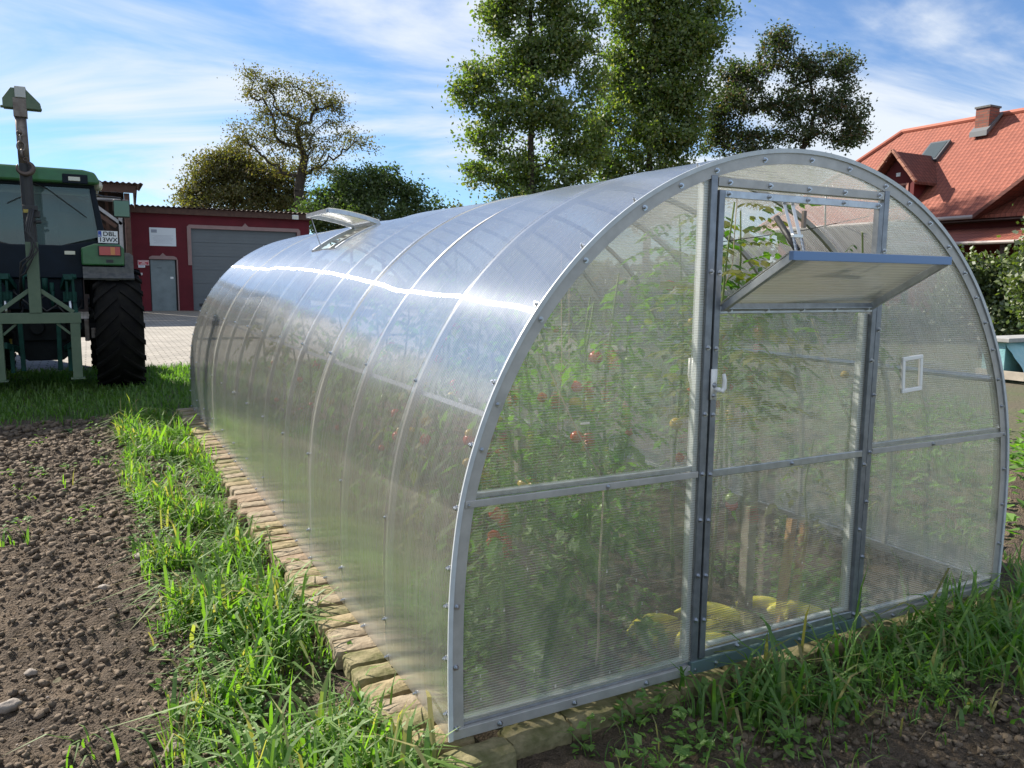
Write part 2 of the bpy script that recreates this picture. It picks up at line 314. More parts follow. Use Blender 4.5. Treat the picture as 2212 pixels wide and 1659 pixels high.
# ------------------------------------------------------------------ greenhouse
PROF = [(0.0, 2.025), (-0.191, 2.013), (-0.379, 1.976), (-0.561, 1.916), (-0.733, 1.834), (-0.892, 1.731), (-1.035, 1.608), (-1.16, 1.47), (-1.266, 1.318),
        (-1.352, 1.157), (-1.417, .99), (-1.463, .821), (-1.488, .655), (-1.501, .494), (-1.505, .342), (-1.505, .199), (-1.503, .067), (-1.502, 0.0)]
def dens(n=5):
    pts = [Vector((-q[0], 0, q[1])) for q in reversed(PROF)]+[Vector((q[0], 0, q[1])) for q in PROF[1:]]
    o = []
    for i in range(len(pts)-1):
        a = pts[max(i-1, 0)]; b = pts[i]; c = pts[i+1]; d = pts[min(i+2, len(pts)-1)]
        for k in range(n):
            t = k/n; o.append(.5*((2*b)+(c-a)*t+(2*a-5*b+4*c-d)*t*t+(3*b-a-3*c+d)*t**3))
    o.append(pts[-1]); return o   # from right foot over the top to left foot
ARC = dens()
ACC = [0]
for i in range(1, len(ARC)): ACC.append(ACC[-1]+(ARC[i]-ARC[i-1]).length)
def arcN(i):
    a = ARC[max(i-1, 0)]; b = ARC[min(i+1, len(ARC)-1)]; t = (b-a).normalized(); return Vector((t.z, 0, -t.x))
def arc_at(z, side=-1, off=0):
    best = min((i for i in range(len(ARC)) if ARC[i].x*side > 0), key=lambda i: abs(ARC[i].z-z)); return ARC[best]+arcN(best)*off, arcN(best)
def zofx(x, off=0):
    best = min((abs((ARC[i]+arcN(i)*off).x-x)*1.0, i) for i in range(len(ARC)) if ARC[i].z > .9); q = best[1]; return (ARC[q]+arcN(q)*off).z
BAY = .636; NB = 12; LEN = BAY*NB
GH = empty('greenhouse', (0, 0, 0))
tag(GH, 'tunnel shaped polycarbonate greenhouse with galvanised frame standing on a course of old bricks', 'greenhouse')
VY0, VY1 = 3.50, 4.14
def wav(i, y):
    s = ACC[i]; ph = (y/BAY) % 1
    d = -.0045*math.sin(math.pi*ph)**2 * math.sin(math.pi*s/ACC[-1])
    d += .014*noise.noise(Vector((s*.9, y*.75, 2.1)))+.006*noise.noise(Vector((s*1.1, y*2.6, 9)))
    d += .012*math.exp(-((y-3.75)/.22)**2)*noise.noise(Vector((s*2, 1, 3)))
    e = (y/BAY+.5) % 1-.5; e = e*BAY; rk = .0020*math.exp(-(e/.009)**2) if .3 < y < LEN-.3 else 0
    return rk+d*min(1, s*3, (ACC[-1]-s)*3)
def cover(y0, y1, lift, ov=0.0):
    ys = sorted(set([round(y0+k*(y1-y0)/24, 4) for k in range(25)]+[y for y in (VY0, VY1) if y0 < y < y1]+[round(q*BAY+e, 4) for q in range(1, NB) for e in (-.034, -.020, -.011, -.005, 0, .005, .011, .020, .034) if y0 < q*BAY+e < y1 and not VY0-.01 < q*BAY+e < VY1+.01])); b = MB(); nA = len(ARC)
    for y in ys:
        for i in range(nA):
            w = min(1, y*6, (LEN-y)*6) if 0 < y < LEN else 0
            p = ARC[i]+arcN(i)*(lift+wav(i, y)*max(0, w)); b.v.append((p.x, y, p.z))
    for j in range(len(ys)-1):
        ym = (ys[j]+ys[j+1])/2
        for i in range(nA-1):
            xm = (ARC[i].x+ARC[i+1].x)/2
            if VY0 < ym < VY1 and -.905 < xm < -.56 and ARC[i].z > 1.6: continue
            b.f.append((j*nA+i, (j+1)*nA+i, (j+1)*nA+i+1, j*nA+i+1))
    return b.build('cover_sheet', m_poly, GH, smooth=True)
for k in range(4): cover(k*3*BAY-(.03 if k else .012), (k+1)*3*BAY+(.03 if k < 3 else .012), .004*(k % 2)+.001)
def sweep(name, y0, y1, o0, o1, mt, par=GH, i0=0, i1=None, step=2, y2=None):
    """rectangular section swept along the arch: offsets o0..o1 from the cover, y0..y1"""
    b = MB(); ids = list(range(i0, (i1 or len(ARC)-1)+1, step)); 
    if ids[-1] != (i1 or len(ARC)-1): ids.append(i1 or len(ARC)-1)
    for i in ids:
        a = ARC[i]+arcN(i)*o0; c = ARC[i]+arcN(i)*o1
        b.v += [(a.x, y0, a.z), (a.x, y1, a.z), (c.x, y1, c.z), (c.x, y0, c.z)]
    n = len(ids)
    for k in range(n-1):
        for j in range(4): b.f.append((k*4+j, k*4+(j+1) % 4, k*4+4+(j+1) % 4, k*4+4+j))
    b.f += [(0, 3, 2, 1), (n*4-4, n*4-3, n*4-2, n*4-1)]
    return b.build(name, mt, par, smooth=False)
for k in range(1, NB): sweep('rib', k*BAY-.011, k*BAY+.011, -.004, -.028, m_galv_dull, step=1)
for (yy, s) in ((0, 1), (LEN, -1)):
    sweep('end_arch', yy-.005*s, yy-.0085*s, -.006, -.050, m_galv_dull, step=1)
    sweep('arch_channel', yy+.006*s, yy+.034*s, -.012, -.040, m_galv, step=1)
sweep('edge_trim', -.016, -.0095, .007, -.009, m_edge, step=1)
for s in (-1, 1):
    q, n = arc_at(1.085, s, -.045)
    b = MB(); b.bar((q.x, .02, q.z), (q.x, LEN-.02, q.z), .018, .036, tuple(n)); b.build('purlin', m_galv, GH)
    b = MB(); b.box(s*1.495, s*1.470, .0, LEN, .0, .045); b.build('base_rail', m_galv, GH)
# end panels: front (y=-.003) and back
def panel_poly(x0, x1, z0, off=-.010, n=16, side=None):
    """polygon under the arch between x0 and x1 (x0<x1)"""
    pts = [(x0, z0), (x1, z0)]
    cand = [(ARC[i]+arcN(i)*off) for i in range(len(ARC))]
    top = [(c.x, c.z) for c in cand if x0 <= c.x <= x1 and c.z > z0+.005]
    top.sort(key=lambda t: -t[0] if False else 0)
    return pts[0:1]+pts[1:2]+top
def fan(poly, y, name, par=GH, mt=None, d=.004):
    b = MB(); b.add([(q[0], y, q[1]) for q in poly], [tuple(range(len(poly)))]); return b.build(name, mt or m_polyf, par)
PX = .462
for (yy, d) in ((-.0035, .0035), (LEN, .0035)):
    rp = [(PX+.012, .05), (1.492, .05)]+[((ARC[i]+arcN(i)*-.008).x, (ARC[i]+arcN(i)*-.008).z) for i in range(1, len(ARC)) if ARC[i].x > PX+.03]
    rp.append((PX+.012, zofx(PX+.012, -.008)))
    pm_ = m_polyf if yy < 1 else m_polyb; fan(rp, yy, 'end_panel', d=d, mt=pm_)
    lp = [(-q[0], q[1]) for q in reversed(rp)]; fan(lp, yy, 'end_panel', d=d, mt=pm_)
    mid = [((ARC[i]+arcN(i)*-.008).x, (ARC[i]+arcN(i)*-.008).z) for i in range(len(ARC)) if abs(ARC[i].x) < PX+.005]
    fan([(-PX, 1.862), (PX, 1.862)]+mid, yy, 'end_panel', d=d, mt=pm_)
m_gdark = mat('weathered_steel', (.25, .27, .31), .42, .75, var=.2, vscale=20)
# frame of the front wall
def galvbox(name, x0, x1, y0, y1, z0, z1, par=GH, mt=None, bev=.002): return MB().box(x0, x1, y0, y1, z0, z1).build(name, mt or m_galv, par, bevel=bev)
for s in (-1, 1):
    xa, xb = sorted((s*.452, s*.482)); zt = zofx(s*.467)-.03
    galvbox('door_post', xa, xb, -.012, .022, .0, 1.905, mt=m_gdark)
    galvbox('post', *sorted((s*.449, s*.480)), .002, .028, 1.905, zt+.012)
    galvbox('crossbar', *sorted((s*.486, s*1.452)), -.012, -.0045, .788, .812, mt=m_galv_dull)
    galvbox('crossbar_channel', *sorted((s*.486, s*1.46)), .004, .026, .812, .832)
    galvbox('bottom_rail', *sorted((s*.486, s*1.498)), -.014, .014, .0, .036, mt=m_galv_dull)
    galvbox('sill_channel', *sorted((s*.486, s*1.482)), .001, .03, .037, .062)
    galvbox('post', *sorted((s*.42, s*.45)), LEN-.03, LEN+.01, 0, zofx(.43)-.03)
    galvbox('crossbar', *sorted((s*.455, s*1.46)), LEN-.012, LEN-.001, .785, .815)
fan([(-.42, .05), (.42, .05), (.42, 1.862), (-.42, 1.862)], LEN+.004, 'end_panel', mt=m_polyb)
galvbox('header', -.448, .448, -.012, .020, 1.868, 1.900, mt=m_galv_dull)
galvbox('threshold', -.486, .486, -.018, .02, .0, .052, mt=mat('threshold_steel', (.17, .25, .26), .45, .5))
# door (frame) and its pieces
door = MB()
for s in (-1, 1):
    door.box(*sorted((s*.445, s*.418)), -.016, .012, .058, 1.855)

DO = tag(door.build('door', m_gdark, GH, bevel=.002), 'narrow greenhouse door with an open tilting window in its top')
for (za, zb) in ((1.828, 1.855), (1.405, 1.433), (.058, .088), (.784, .812)): galvbox('rail', -.4175, .4175, -.0155, -.0045, za, zb, DO, m_galv)
fan([(-.417, .088), (.417, .088), (.417, 1.405), (-.417, 1.405)], -.002, 'panel', DO)
m_bs = mat('sunlit_strip', (.72, .76, .78), .4, .3)  # pale steel tone with the sunlight on these inner flanks painted in
galvbox('stile', .392, .417, .004, .034, .09, 1.40, DO, mt=m_bs); galvbox('post_channel', -.505, -.4835, .003, .036, .06, 1.90, mt=m_bs); galvbox('sill_strip', -.39, .39, .004, .02, .089, .104, DO, mt=m_bs)
hb = MB(); hb.box(-.452, -.424, -.022, -.0165, 1.085, 1.20); hb.tube([(-.434, -.022, 1.125), (-.434, -.05, 1.125)], .009, 8)
hb.tube([(-.434, -.05, 1.125), (-.425, -.052, 1.118), (-.417, -.054, 1.132), (-.417, -.055, 1.160), (-.424, -.057, 1.185)], [.006, .008, .009, .008, .006], 8); hb.build('handle', m_white, DO, smooth=True)
hb = MB(); hb.tube([(-.46, .03, 1.12), (-.47, .06, 1.125), (-.478, .065, 1.17), (-.478, .068, 1.235)], [.008, .012, .012, .009], 8); hb.build('handle', m_white, DO, smooth=True)
# tilting window, hinged along its lower edge, leaning out
W0 = Vector((0, -.012, 1.425)); W1 = Vector((0, -.345, 1.612)); wd = (W1-W0).normalized(); wn = Vector((0, wd.z, -wd.y)); wn = Vector((0, -wd.z, wd.y))
fr_ = MB()
for s in (-1, 1): fr_.bar((s*.404, W0.y, W0.z), (s*.404, W1.y, W1.z), .020, .026, tuple(wn))
fr_.bar((-.394, W0.y+.01*wd.y, W0.z+.01*wd.z), (.394, W0.y+.01*wd.y, W0.z+.01*wd.z), .018, .024, tuple(wn))
TW = tag(fr_.build('window', m_galv, GH, bevel=.0015), 'open tilting window leaning out of the door top')
bb = MB(); bb.bar((-.416, W1.y+.004, W1.z), (.416, W1.y+.004, W1.z), .02, .030, (0, 0, 1)); bb.build('rail', m_blue, TW, bevel=.001)
pn = MB(); o_ = wn*-.016
a0 = W0+wd*-.004+o_; a1 = W1+wd*.0+o_; t_ = wn*-.004
pn.add([(-.415, a0.y, a0.z), (.415, a0.y, a0.z), (.415, a1.y, a1.z), (-.415, a1.y, a1.z), (-.415, a0.y+t_.y, a0.z+t_.z), (.415, a0.y+t_.y, a0.z+t_.z), (.415, a1.y+t_.y, a1.z+t_.z), (-.415, a1.y+t_.y, a1.z+t_.z)],
       [(0, 1, 2, 3), (7, 6, 5, 4), (0, 4, 5, 1), (1, 5, 6, 2), (2, 6, 7, 3), (3, 7, 4, 0)])
pn.build('pane', m_polyflap, TW)
# opener arm
op = MB(); top = Vector((-.09, .0, 1.83)); md_ = Vector((-.118, -.07, 1.695)); lo_ = Vector((-.155, -.14, 1.585))
op.bar(top+Vector((-.02, 0, 0)), md_+Vector((-.006, 0, 0)), .014, .003); op.bar(top+Vector((.025, 0, 0)), md_+Vector((.03, 0, 0)), .014, .003)
op.bar(md_+Vector((-.012, 0, .004)), md_+Vector((.04, 0, .004)), .012, .012)
OP = tag(op.build('opener', mat('bright_zinc', (.66, .68, .70), .3, .8), GH, bevel=.001), 'automatic window opener with two struts and a black cylinder')
sp_ = MB()
for k in (-.004, .036):
    for tt in range(24):
        pass
    pts = []
    for q in range(150):
        f_ = q/149; c_ = (md_.lerp(lo_, f_))+Vector((k, 0, 0)); pts.append(c_+Vector((math.cos(q*1.0)*.007, 0, math.sin(q*1.0)*.007)))
    sp_.tube(pts, .0016, 4)
sp_.build('spring', m_zinc, OP)
MB().tube([(-.04, .10, 1.78), (-.115, -.085, 1.645)], .012, 10).build('piston', m_black, OP, smooth=True)
MB().box(-.03, -.015, -.03, -.018, 1.735, 1.80).build('bracket', m_rust, OP)
# roof vent
iv = [i for i in range(len(ARC)) if -.93 < ARC[i].x < -.53 and ARC[i].z > 1.5]
hinge = min(iv, key=lambda i: abs(ARC[i].x+.56)); free = min(iv, key=lambda i: abs(ARC[i].x+.90))
HP = ARC[hinge]+arcN(hinge)*.018
target = Vector((-.944, 0, 2.004)); a_from = (ARC[free]-ARC[hinge]); a_to = target-HP
ang = math.atan2(a_to.x, a_to.z)-math.atan2(a_from.x, a_from.z)
def vrot(p):
    d = p-HP; c, s = math.cos(ang), math.sin(ang); return HP+Vector((d.x*c+d.z*s, 0, -d.x*s+d.z*c))
RV = None; idr = list(range(hinge, free+1)) if hinge < free else list(range(free, hinge+1))
vb = MB()
for yy in (VY0+.005, VY1-.005):
    pts = [vrot(ARC[i]+arcN(i)*.018) for i in idr]
    for a, b_ in zip(pts, pts[1:]): vb.bar((a.x, yy, a.z), (b_.x, yy, b_.z), .024, .028)
for i in (idr[0], idr[-1]):
    a = vrot(ARC[i]+arcN(i)*.018); vb.bar((a.x, VY0+.018, a.z), (a.x, VY1-.018, a.z), .026, .026)
RV = tag(vb.build('roof_vent', m_galv, GH), 'curved roof vent held open by a thin rod')
vp = MB()
for yy in (VY0-.015, VY1+.015):
    for i in idr: 
        a = vrot(ARC[i]+arcN(i)*.036); vp.v.append((a.x, yy, a.z))
n_ = len(idr)
for k in range(n_-1): vp.f.append((k, k+1, n_+k+1, n_+k))
vp.build('pane', m_poly, RV, smooth=True)
a = vrot(ARC[free]+arcN(free)*.01); MB().tube([(a.x+.01, 4.06, a.z), (-.875, 3.98, 1.745)], .004, 6).build('prop_rod', m_zinc, RV)
for yy in (VY0-.012, VY1+.012): 
    b = MB(); pts = [ARC[i]+arcN(i)*.002 for i in idr]
    for a, c in zip(pts, pts[1:]): b.bar((a.x, yy, a.z), (c.x, yy, c.z), .03, .028)
    b.build('vent_frame', m_galv, GH)
b = MB(); q = ARC[free]; b.bar((q.x, VY0-.03, q.z), (q.x, VY1+.03, q.z), .03, .02); b.build('vent_frame', m_galv, GH)
# bolts
bm_ = MB()
def ring(mb, r, z0, z1, n):
    b = len(mb.v)
    for z in (z0, z1):
        for j in range(n): t = 2*math.pi*j/n; mb.v.append((r*math.cos(t), r*math.sin(t), z))
    mb.f += [tuple(b+n+j for j in range(n)), tuple(b+j for j in reversed(range(n)))]+[(b+j, b+(j+1) % n, b+n+(j+1) % n, b+n+j) for j in range(n)]
ring(bm_, .0098, 0, .0025, 14); ring(bm_, .0065, .0025, .0095, 6); ring(bm_, .0035, .0095, .0135, 8)
BOLT = bm_
bolts = []
fy = Vector((0, -1, 0))
FB = [(-1.4811, .038), (-1.4822, .2541), (-1.4788, .4625), (-1.4377, .798), (-1.3901, .9765), (-1.335, 1.1213), (-1.1798, 1.3943), (-1.0113, 1.5893), (-.7751, 1.7738), (-.6188, 1.8586), (-.4584, 1.9218), (-.2271, 1.9772),
      (.0178, 1.9946), (.2311, 1.9766), (.4526, 1.9237), (.6091, 1.8631), (.7563, 1.7854), (.8969, 1.6887), (1.0253, 1.5755), (1.1261, 1.4644), (1.2113, 1.3486), (1.2877, 1.2195), (1.3546, 1.0744), (1.4009, .9421), (1.4373, .7996), (1.4659, .6237), (1.4796, .4434), (1.4821, .242)]
for x, z in FB: bolts.append((Vector((x, -.0085, z)), fy))
for z in (.02, .22, .40, .62, .80, 1.03, 1.28, 1.56): 
    bolts.append((Vector((-.467, -.012, z)), fy))
    if z > .1: bolts.append((Vector((-.431, -.016, z-.004)), fy))
for z in (.13, .33, .58, .80, 1.05, 1.33, 1.66): bolts.append((Vector((.467, -.012, z)), fy)); 
for z in (.075, .46, .75, 1.20, 1.62): bolts.append((Vector((.431, -.016, z)), fy))
for x in (-.40, -.20, .005, .205, .41): bolts.append((Vector((x, -.0155, 1.842)), fy)); bolts.append((Vector((x+.004, -.012, 1.884)), fy)); bolts.append((Vector((x*.93, -.0155, 1.419)), fy))
for x in (-.25, .16): bolts.append((Vector((x, -.0155, .073)), fy))
for x in (-.36, -.16, .1, .33): bolts.append((Vector((x, -.018, .026)), fy))
bolts.append((Vector((0, -.0155, .798)), fy))
for s in (-1, 1):
    bolts.append((Vector((s*.8966, -.012, .80)), fy))
    for x in (.7, 1.02, 1.32): bolts.append((Vector((s*x, -.014, .018)), fy))
for z in (1.14, 1.10): bolts.append((Vector((-.438, -.022, z)), fy))
def shellbolt(z, y, side=-1): p, n = arc_at(z, side, .003); bolts.append((Vector((p.x, y, p.z)), n))
for z in (.09, .27, .45, .60, .78, .98, 1.20, 1.43, 1.63, 1.80, 1.93): shellbolt(z, .012)
for k in range(1, 12):
    for z in (.17, .594, 1.137): shellbolt(z, k*BAY)
for k in range(24): shellbolt(.02, k*BAY/2+.3)
for k in range(14): shellbolt(.2+k*.13, LEN-.01)
def place(bl, mb):
    for p, n in bl:
        q = Vector((0, 0, 1)).rotation_difference(n); mb.add([p+q @ Vector(v) for v in BOLT.v], BOLT.f)
    return mb
b0 = None
for i, (p_, n_2) in enumerate(bolts[:100]):
    if b0 is None: b0 = BOLT.build('bolt', m_zinc, GH, org=(0, 0, 0)); o = b0
    else: o = b0.copy(); COL.objects.link(o); o.parent = GH
    o.location = p_; o.rotation_euler = Vector((0, 0, 1)).rotation_difference(n_2).to_euler()
if len(bolts) > 100: tag(place(bolts[100:], MB()).build('bolt', m_zinc, GH), kind='stuff')
print('bolts', len(bolts))

# ------------------------------------------------------------------ bricks under the greenhouse
m_bricks = []
for nm, c1, c2 in (('brick_yellow', (.40, .32, .20), (.17, .145, .075)), ('brick_buff', (.39, .325, .235), (.22, .175, .12)), ('brick_red', (.35, .26, .18), (.22, .17, .12)), ('brick_moss', (.33, .28, .17), (.09, .095, .035))):
    m_bricks.append(mat(nm, c1, .92, col2=c2, vscale=9, bump=.006, bscale=45, spec=.2))
brick_meshes = []
def brick_mesh(seed, l=.25, w=.114, h=.085):
    b = MB(); nx, ny, nz = 8, 5, 4; idx = {}
    def vid(i, j, k):
        if (i, j, k) not in idx:
            x = (i/nx-.5)*l; y = (j/ny-.5)*w; z = (k/nz)*h-h
            e = sum((i in (0, nx), j in (0, ny), k in (0, nz)))
            sh = .004*(e-1)
            v = Vector((x, y, z)); n = noise.noise_vector(v*14+Vector((seed*5, 0, 0)))*.0035+noise.noise_vector(v*45+Vector((seed*5, 0, 0)))*.0035
            v = v+n; v.x -= math.copysign(sh, x) if i in (0, nx) else 0; v.y -= math.copysign(sh, y) if j in (0, ny) else 0; v.z -= sh if k == nz else 0
            idx[(i, j, k)] = len(b.v); b.v.append(tuple(v))
        return idx[(i, j, k)]
    for i in range(nx):
        for j in range(ny):
            b.f.append((vid(i, j, nz), vid(i+1, j, nz), vid(i+1, j+1, nz), vid(i, j+1, nz)))
    for i in range(nx):
        for k in range(nz):
            b.f.append((vid(i, 0, k), vid(i+1, 0, k), vid(i+1, 0, k+1), vid(i, 0, k+1))); b.f.append((vid(i+1, ny, k), vid(i, ny, k), vid(i, ny, k+1), vid(i+1, ny, k+1)))
    for j in range(ny):
        for k in range(nz):
            b.f.append((vid(0, j+1, k), vid(0, j, k), vid(0, j, k+1), vid(0, j+1, k+1))); b.f.append((vid(nx, j, k), vid(nx, j+1, k), vid(nx, j+1, k+1), vid(nx, j, k+1)))
    me = bpy.data.meshes.new('brick'); me.from_pydata(b.v, [], b.f); return me
for s_ in range(8):
    me = brick_mesh(s_); me.materials.append(m_bricks[s_ % 4]); brick_meshes.append(me)
def brick(x, y, z, rz, mi, label, group='bricks under the long side of the greenhouse', tilt=0):
    o = bpy.data.objects.new('brick', brick_meshes[mi % 8]); COL.objects.link(o); o.location = (x, y, z); o.rotation_euler = (G(.012), tilt, rz)
    tag(o, label, 'brick', group)
brick(-1.44, -.085, -.012, R(4), 7, 'mossy yellow brick sticking out at the near corner of the greenhouse', tilt=.02)
Ln = ['third', 'fourth', 'fifth', 'sixth', 'seventh', 'eighth', 'ninth', 'tenth', 'eleventh', 'twelfth', 'thirteenth', 'fourteenth']
y_ = .06; k = 0
order = [0, 3, 1, 0, 3, 3, 1, 1, 0, 3, 1, 0, 1, 0, 1, 2, 1, 0]
while y_ < LEN:
    mi = order[k] if k < len(order) else rnd.choice([0, 1, 1, 0, 2, 3])
    mi = mi+rnd.choice([0, 4])
    if k == 15: lab = 'reddish brick in the row of yellow ones along the greenhouse side'
    elif k == 0: lab = 'yellow brick second from the near corner of the greenhouse'
    elif k < 13 and k != 0: lab = ('mossy yellow', 'buff', 'worn yellow', 'mossy', 'mossy tan', 'buff', 'pale buff', 'yellow', 'mossy yellow', 'pale buff', 'yellow', 'buff')[k-1]+f' brick under the long side, {Ln[k-1]} from the near corner'
    else: lab = 'old brick laid crosswise under the long side wall of the greenhouse'
    brick(-1.538+G(.02), y_, -.004-U(0, .012), G(.06), mi, lab); y_ += .131+G(.004); k += 1
x_ = -1.18; k = 0
while x_ < 1.5:
    brick(x_, .012+G(.008), -.03-U(0, .012), R(0)+G(.03), rnd.choice([3, 7]), 'dark mossy brick laid lengthwise under the front of the greenhouse', 'bricks under the front of the greenhouse'); x_ += .262+G(.004)

# ------------------------------------------------------------------ vegetation helpers
def blades(n, area, hmin, hmax, wid, seed, dens=None, lean=.5, zf=None):
    r = random.Random(seed); V_ = []; F_ = []; c = 0; tries = 0
    while c < n and tries < n*12:
        tries += 1; x, y = area(r)
        if dens and r.random() > dens(x, y): continue
        z = (zf or soil_h)(x, y)-.012; a = r.uniform(0, 6.283); h = r.uniform(hmin, hmax)*(1 if r.random() < .8 else 1.35); w = wid*r.uniform(.6, 1.4); ln = lean*r.uniform(.15, 1.3)
        dx, dy = math.cos(a), math.sin(a); px, py = -dy, dx; tw = r.uniform(-.6, .6); b = len(V_)
        for i, (t, ww) in enumerate(((0, .7), (.35, 1), (.7, .75))):
            l = h*t; bx = ln*h*t*t; zz = l*(1-.30*ln*t*t); ca = math.cos(tw*t); sa = math.sin(tw*t)
            qx, qy = px*ca+dx*sa, py*ca+dy*sa
            V_.append((x+dx*bx-qx*w*ww/2, y+dy*bx-qy*w*ww/2, z+zz)); V_.append((x+dx*bx+qx*w*ww/2, y+dy*bx+qy*w*ww/2, z+zz))
        V_.append((x+dx*ln*h*1.12, y+dy*ln*h*1.12, z+h*(1-.55*ln)))
        F_ += [(b, b+1, b+3, b+2), (b+2, b+3, b+5, b+4), (b+4, b+5, b+6)]; c += 1
    m_ = MB(); m_.v = V_; m_.f = F_; return m_
m_grass = leafmat('grass_blade', (.085, .19, .022), (.17, .30, .045), .55, c3=(.30, .27, .10))
m_grass2 = leafmat('grass_blade_cool', (.075, .19, .032), (.155, .29, .055), .55, c3=(.24, .22, .09))
m_lawn = leafmat('lawn_blade', (.06, .15, .02), (.12, .23, .03), .5)
m_weed = leafmat('weed_leaf', (.08, .19, .03), (.16, .30, .05), .5)
def nz(x, y, s, k): return noise.noise(Vector((x*s, y*s, k)))
def d_left(x, y):
    e = 1 if -2.32+.12*nz(x, y, 2, 1) < x < -1.66 else .0
    q = nz(x, y, 2.3, 5)+.35*nz(x, y, 6, 8)
    return e*max(0.01, min(1, -.05+3.2*q+(.40 if y > 3.6 else 0)+(.45 if y < .45 else 0)))
GL = 'long grass growing between the tilled soil and the bricks'
tag(blades(3400, lambda r: (r.uniform(-2.45, -1.62), r.uniform(-.75, 7.8)), .07, .22, .0075, 11, d_left, .8).build('grass', m_grass), GL, 'grass', kind='stuff')
# clumps of broad-bladed grass
def clumps(n, area, seed, name, label, mt, h=(.14, .32), nb=(12, 30), w=.011, spread=.05, dens=None, lean=.95):
    r = random.Random(seed); mb = MB(); c = 0
    while c < n:
        x, y = area(r)
        if dens and r.random() > dens(x, y): continue
        c += 1; k = r.randint(*nb); hh = r.uniform(*h); s = r.random()*1e5
        q = blades(k, lambda rr: (x+rr.gauss(0, spread), y+rr.gauss(0, spread)), hh*.45, hh, w*r.uniform(.7, 1.2), s, None, lean); mb.add(q.v, q.f)
    return tag(mb.build(name, mt), label, 'grass', kind='stuff')
clumps(140, lambda r: (r.uniform(-2.25, -1.68), r.uniform(-.4, 7.6)), 3, 'grass_clumps', 'broad bladed grass tufts along the greenhouse side', m_grass, h=(.18, .40), nb=(8, 22), w=.015, dens=lambda x, y: max(.03, d_left(x, y)))
clumps(34, lambda r: (r.uniform(-2.15, -1.62), r.uniform(-.62, .12)), 4, 'grass_tussock', 'dense tall grass tussock at the near edge of the strip', m_grass, h=(.2, .36), nb=(16, 34), w=.015)
clumps(14, lambda r: (r.uniform(-3.6, -2.2), r.uniform(.2, 6)), 5, 'scattered_grass', 'lone grass tufts scattered on the tilled soil', m_grass, h=(.08, .2), nb=(5, 12))
FG = 'long grass growing in front of the greenhouse door and front wall'
def d_front(x, y):
    c = math.exp(-((x-.95)/.55)**2)*1.1+.35*math.exp(-((x+.15)/.3)**2)+.55*math.exp(-((x-1.9)/.5)**2)+.12
    return min(1, c*(1.1 if -.42 < y < -.06 else .28))
clumps(90, lambda r: (r.uniform(-.9, 2.4), r.uniform(-.62, -.07)), 6, 'grass_clumps', FG, m_grass2, h=(.14, .38), nb=(8, 20), w=.014, dens=d_front)
tag(blades(1800, lambda r: (r.uniform(-1.1, 2.5), r.uniform(-.7, -.06)), .05, .15, .006, 12, d_front, .8).build('fine_grass', m_grass2), 'short fine grass at the foot of the greenhouse front', 'grass', kind='stuff')
clumps(45, lambda r: (r.uniform(1.62, 2.3), r.uniform(-.1, 2.6)), 8, 'grass_clumps', 'grass along the right side of the greenhouse', m_grass, h=(.1, .28), nb=(8, 20))
lz = lambda x, y: Z0
tag(blades(26000, lambda r: (r.uniform(-6.5, 1.5), r.uniform(7.3, 13.0)), .05, .15, .014, 13, lambda x, y: 1 if y > 7.9+.4*nz(x, y, 1.5, 3) else .25, .7, lz).build('lawn_grass', m_lawn), 'shaded lawn between the tilled soil and the paving', 'grass', kind='stuff')

def weeds(n, area, seed, name, label, mt, size=(.02, .045), hmax=.12, dens=None, zf=None, leaves=(6, 14)):
    r = random.Random(seed); mb = MB(); c = 0; tr = 0
    while c < n and tr < n*20:
        tr += 1; x, y = area(r)
        if dens and r.random() > dens(x, y): continue
        c += 1; z = (zf or soil_h)(x, y); hh = r.uniform(.25, 1)*hmax
        for i in range(r.randint(*leaves)):
            a = r.uniform(0, 6.28); t = r.random(); l = r.uniform(*size); rr = r.uniform(.3, 1)*.05*(1.2-t*.6)
            p = Vector((x+math.cos(a)*rr, y+math.sin(a)*rr, z+.005+hh*t)); d = Vector((math.cos(a), math.sin(a), r.uniform(-.3, .7))).normalized()
            s_ = Vector((-math.sin(a), math.cos(a), r.uniform(-.4, .4)))*l*.33
            up_ = Vector((0, 0, l*.1)); mb.add([p, p+d*l*.45+s_+up_, p+d*l, p+d*l*.45-s_+up_, p+d*l*.45], [(0, 4, 1), (1, 4, 2), (2, 4, 3), (3, 4, 0)])
    return tag(mb.build(name, mt), label, 'weeds', kind='stuff')
weeds(520, lambda r: (r.uniform(-2.3, -1.6), r.uniform(-.6, 7.4)), 21, 'weeds', 'small leafy weeds among the grass by the bricks', m_weed, dens=lambda x, y: .3+.7*d_left(x, y))
clumps(34, lambda r: (r.uniform(-1.76, -1.66), r.uniform(-.1, 7.4)), 41, 'grass_clumps', 'grass tufts leaning over the bricks', m_grass, h=(.10, .22), nb=(5, 12), w=.011)
weeds(260, lambda r: (r.uniform(-2.3, -1.64), r.uniform(-.4, 6.4)), 42, 'clover', 'low broad leaved weeds and clover between the grass tufts', m_weed, size=(.015, .03), hmax=.07, leaves=(10, 24))
weeds(150, lambda r: (r.uniform(-1.1, 2.4), r.uniform(-.55, -.05)), 22, 'weeds', 'small leafy weeds at the foot of the greenhouse front', m_weed, dens=lambda x, y: .5, size=(.02, .05), hmax=.14)
weeds(40, lambda r: (r.uniform(-4.5, -2.4), r.uniform(3.0, 7.0)), 24, 'field_weeds', 'sparse green weeds on the tilled soil', m_weed)
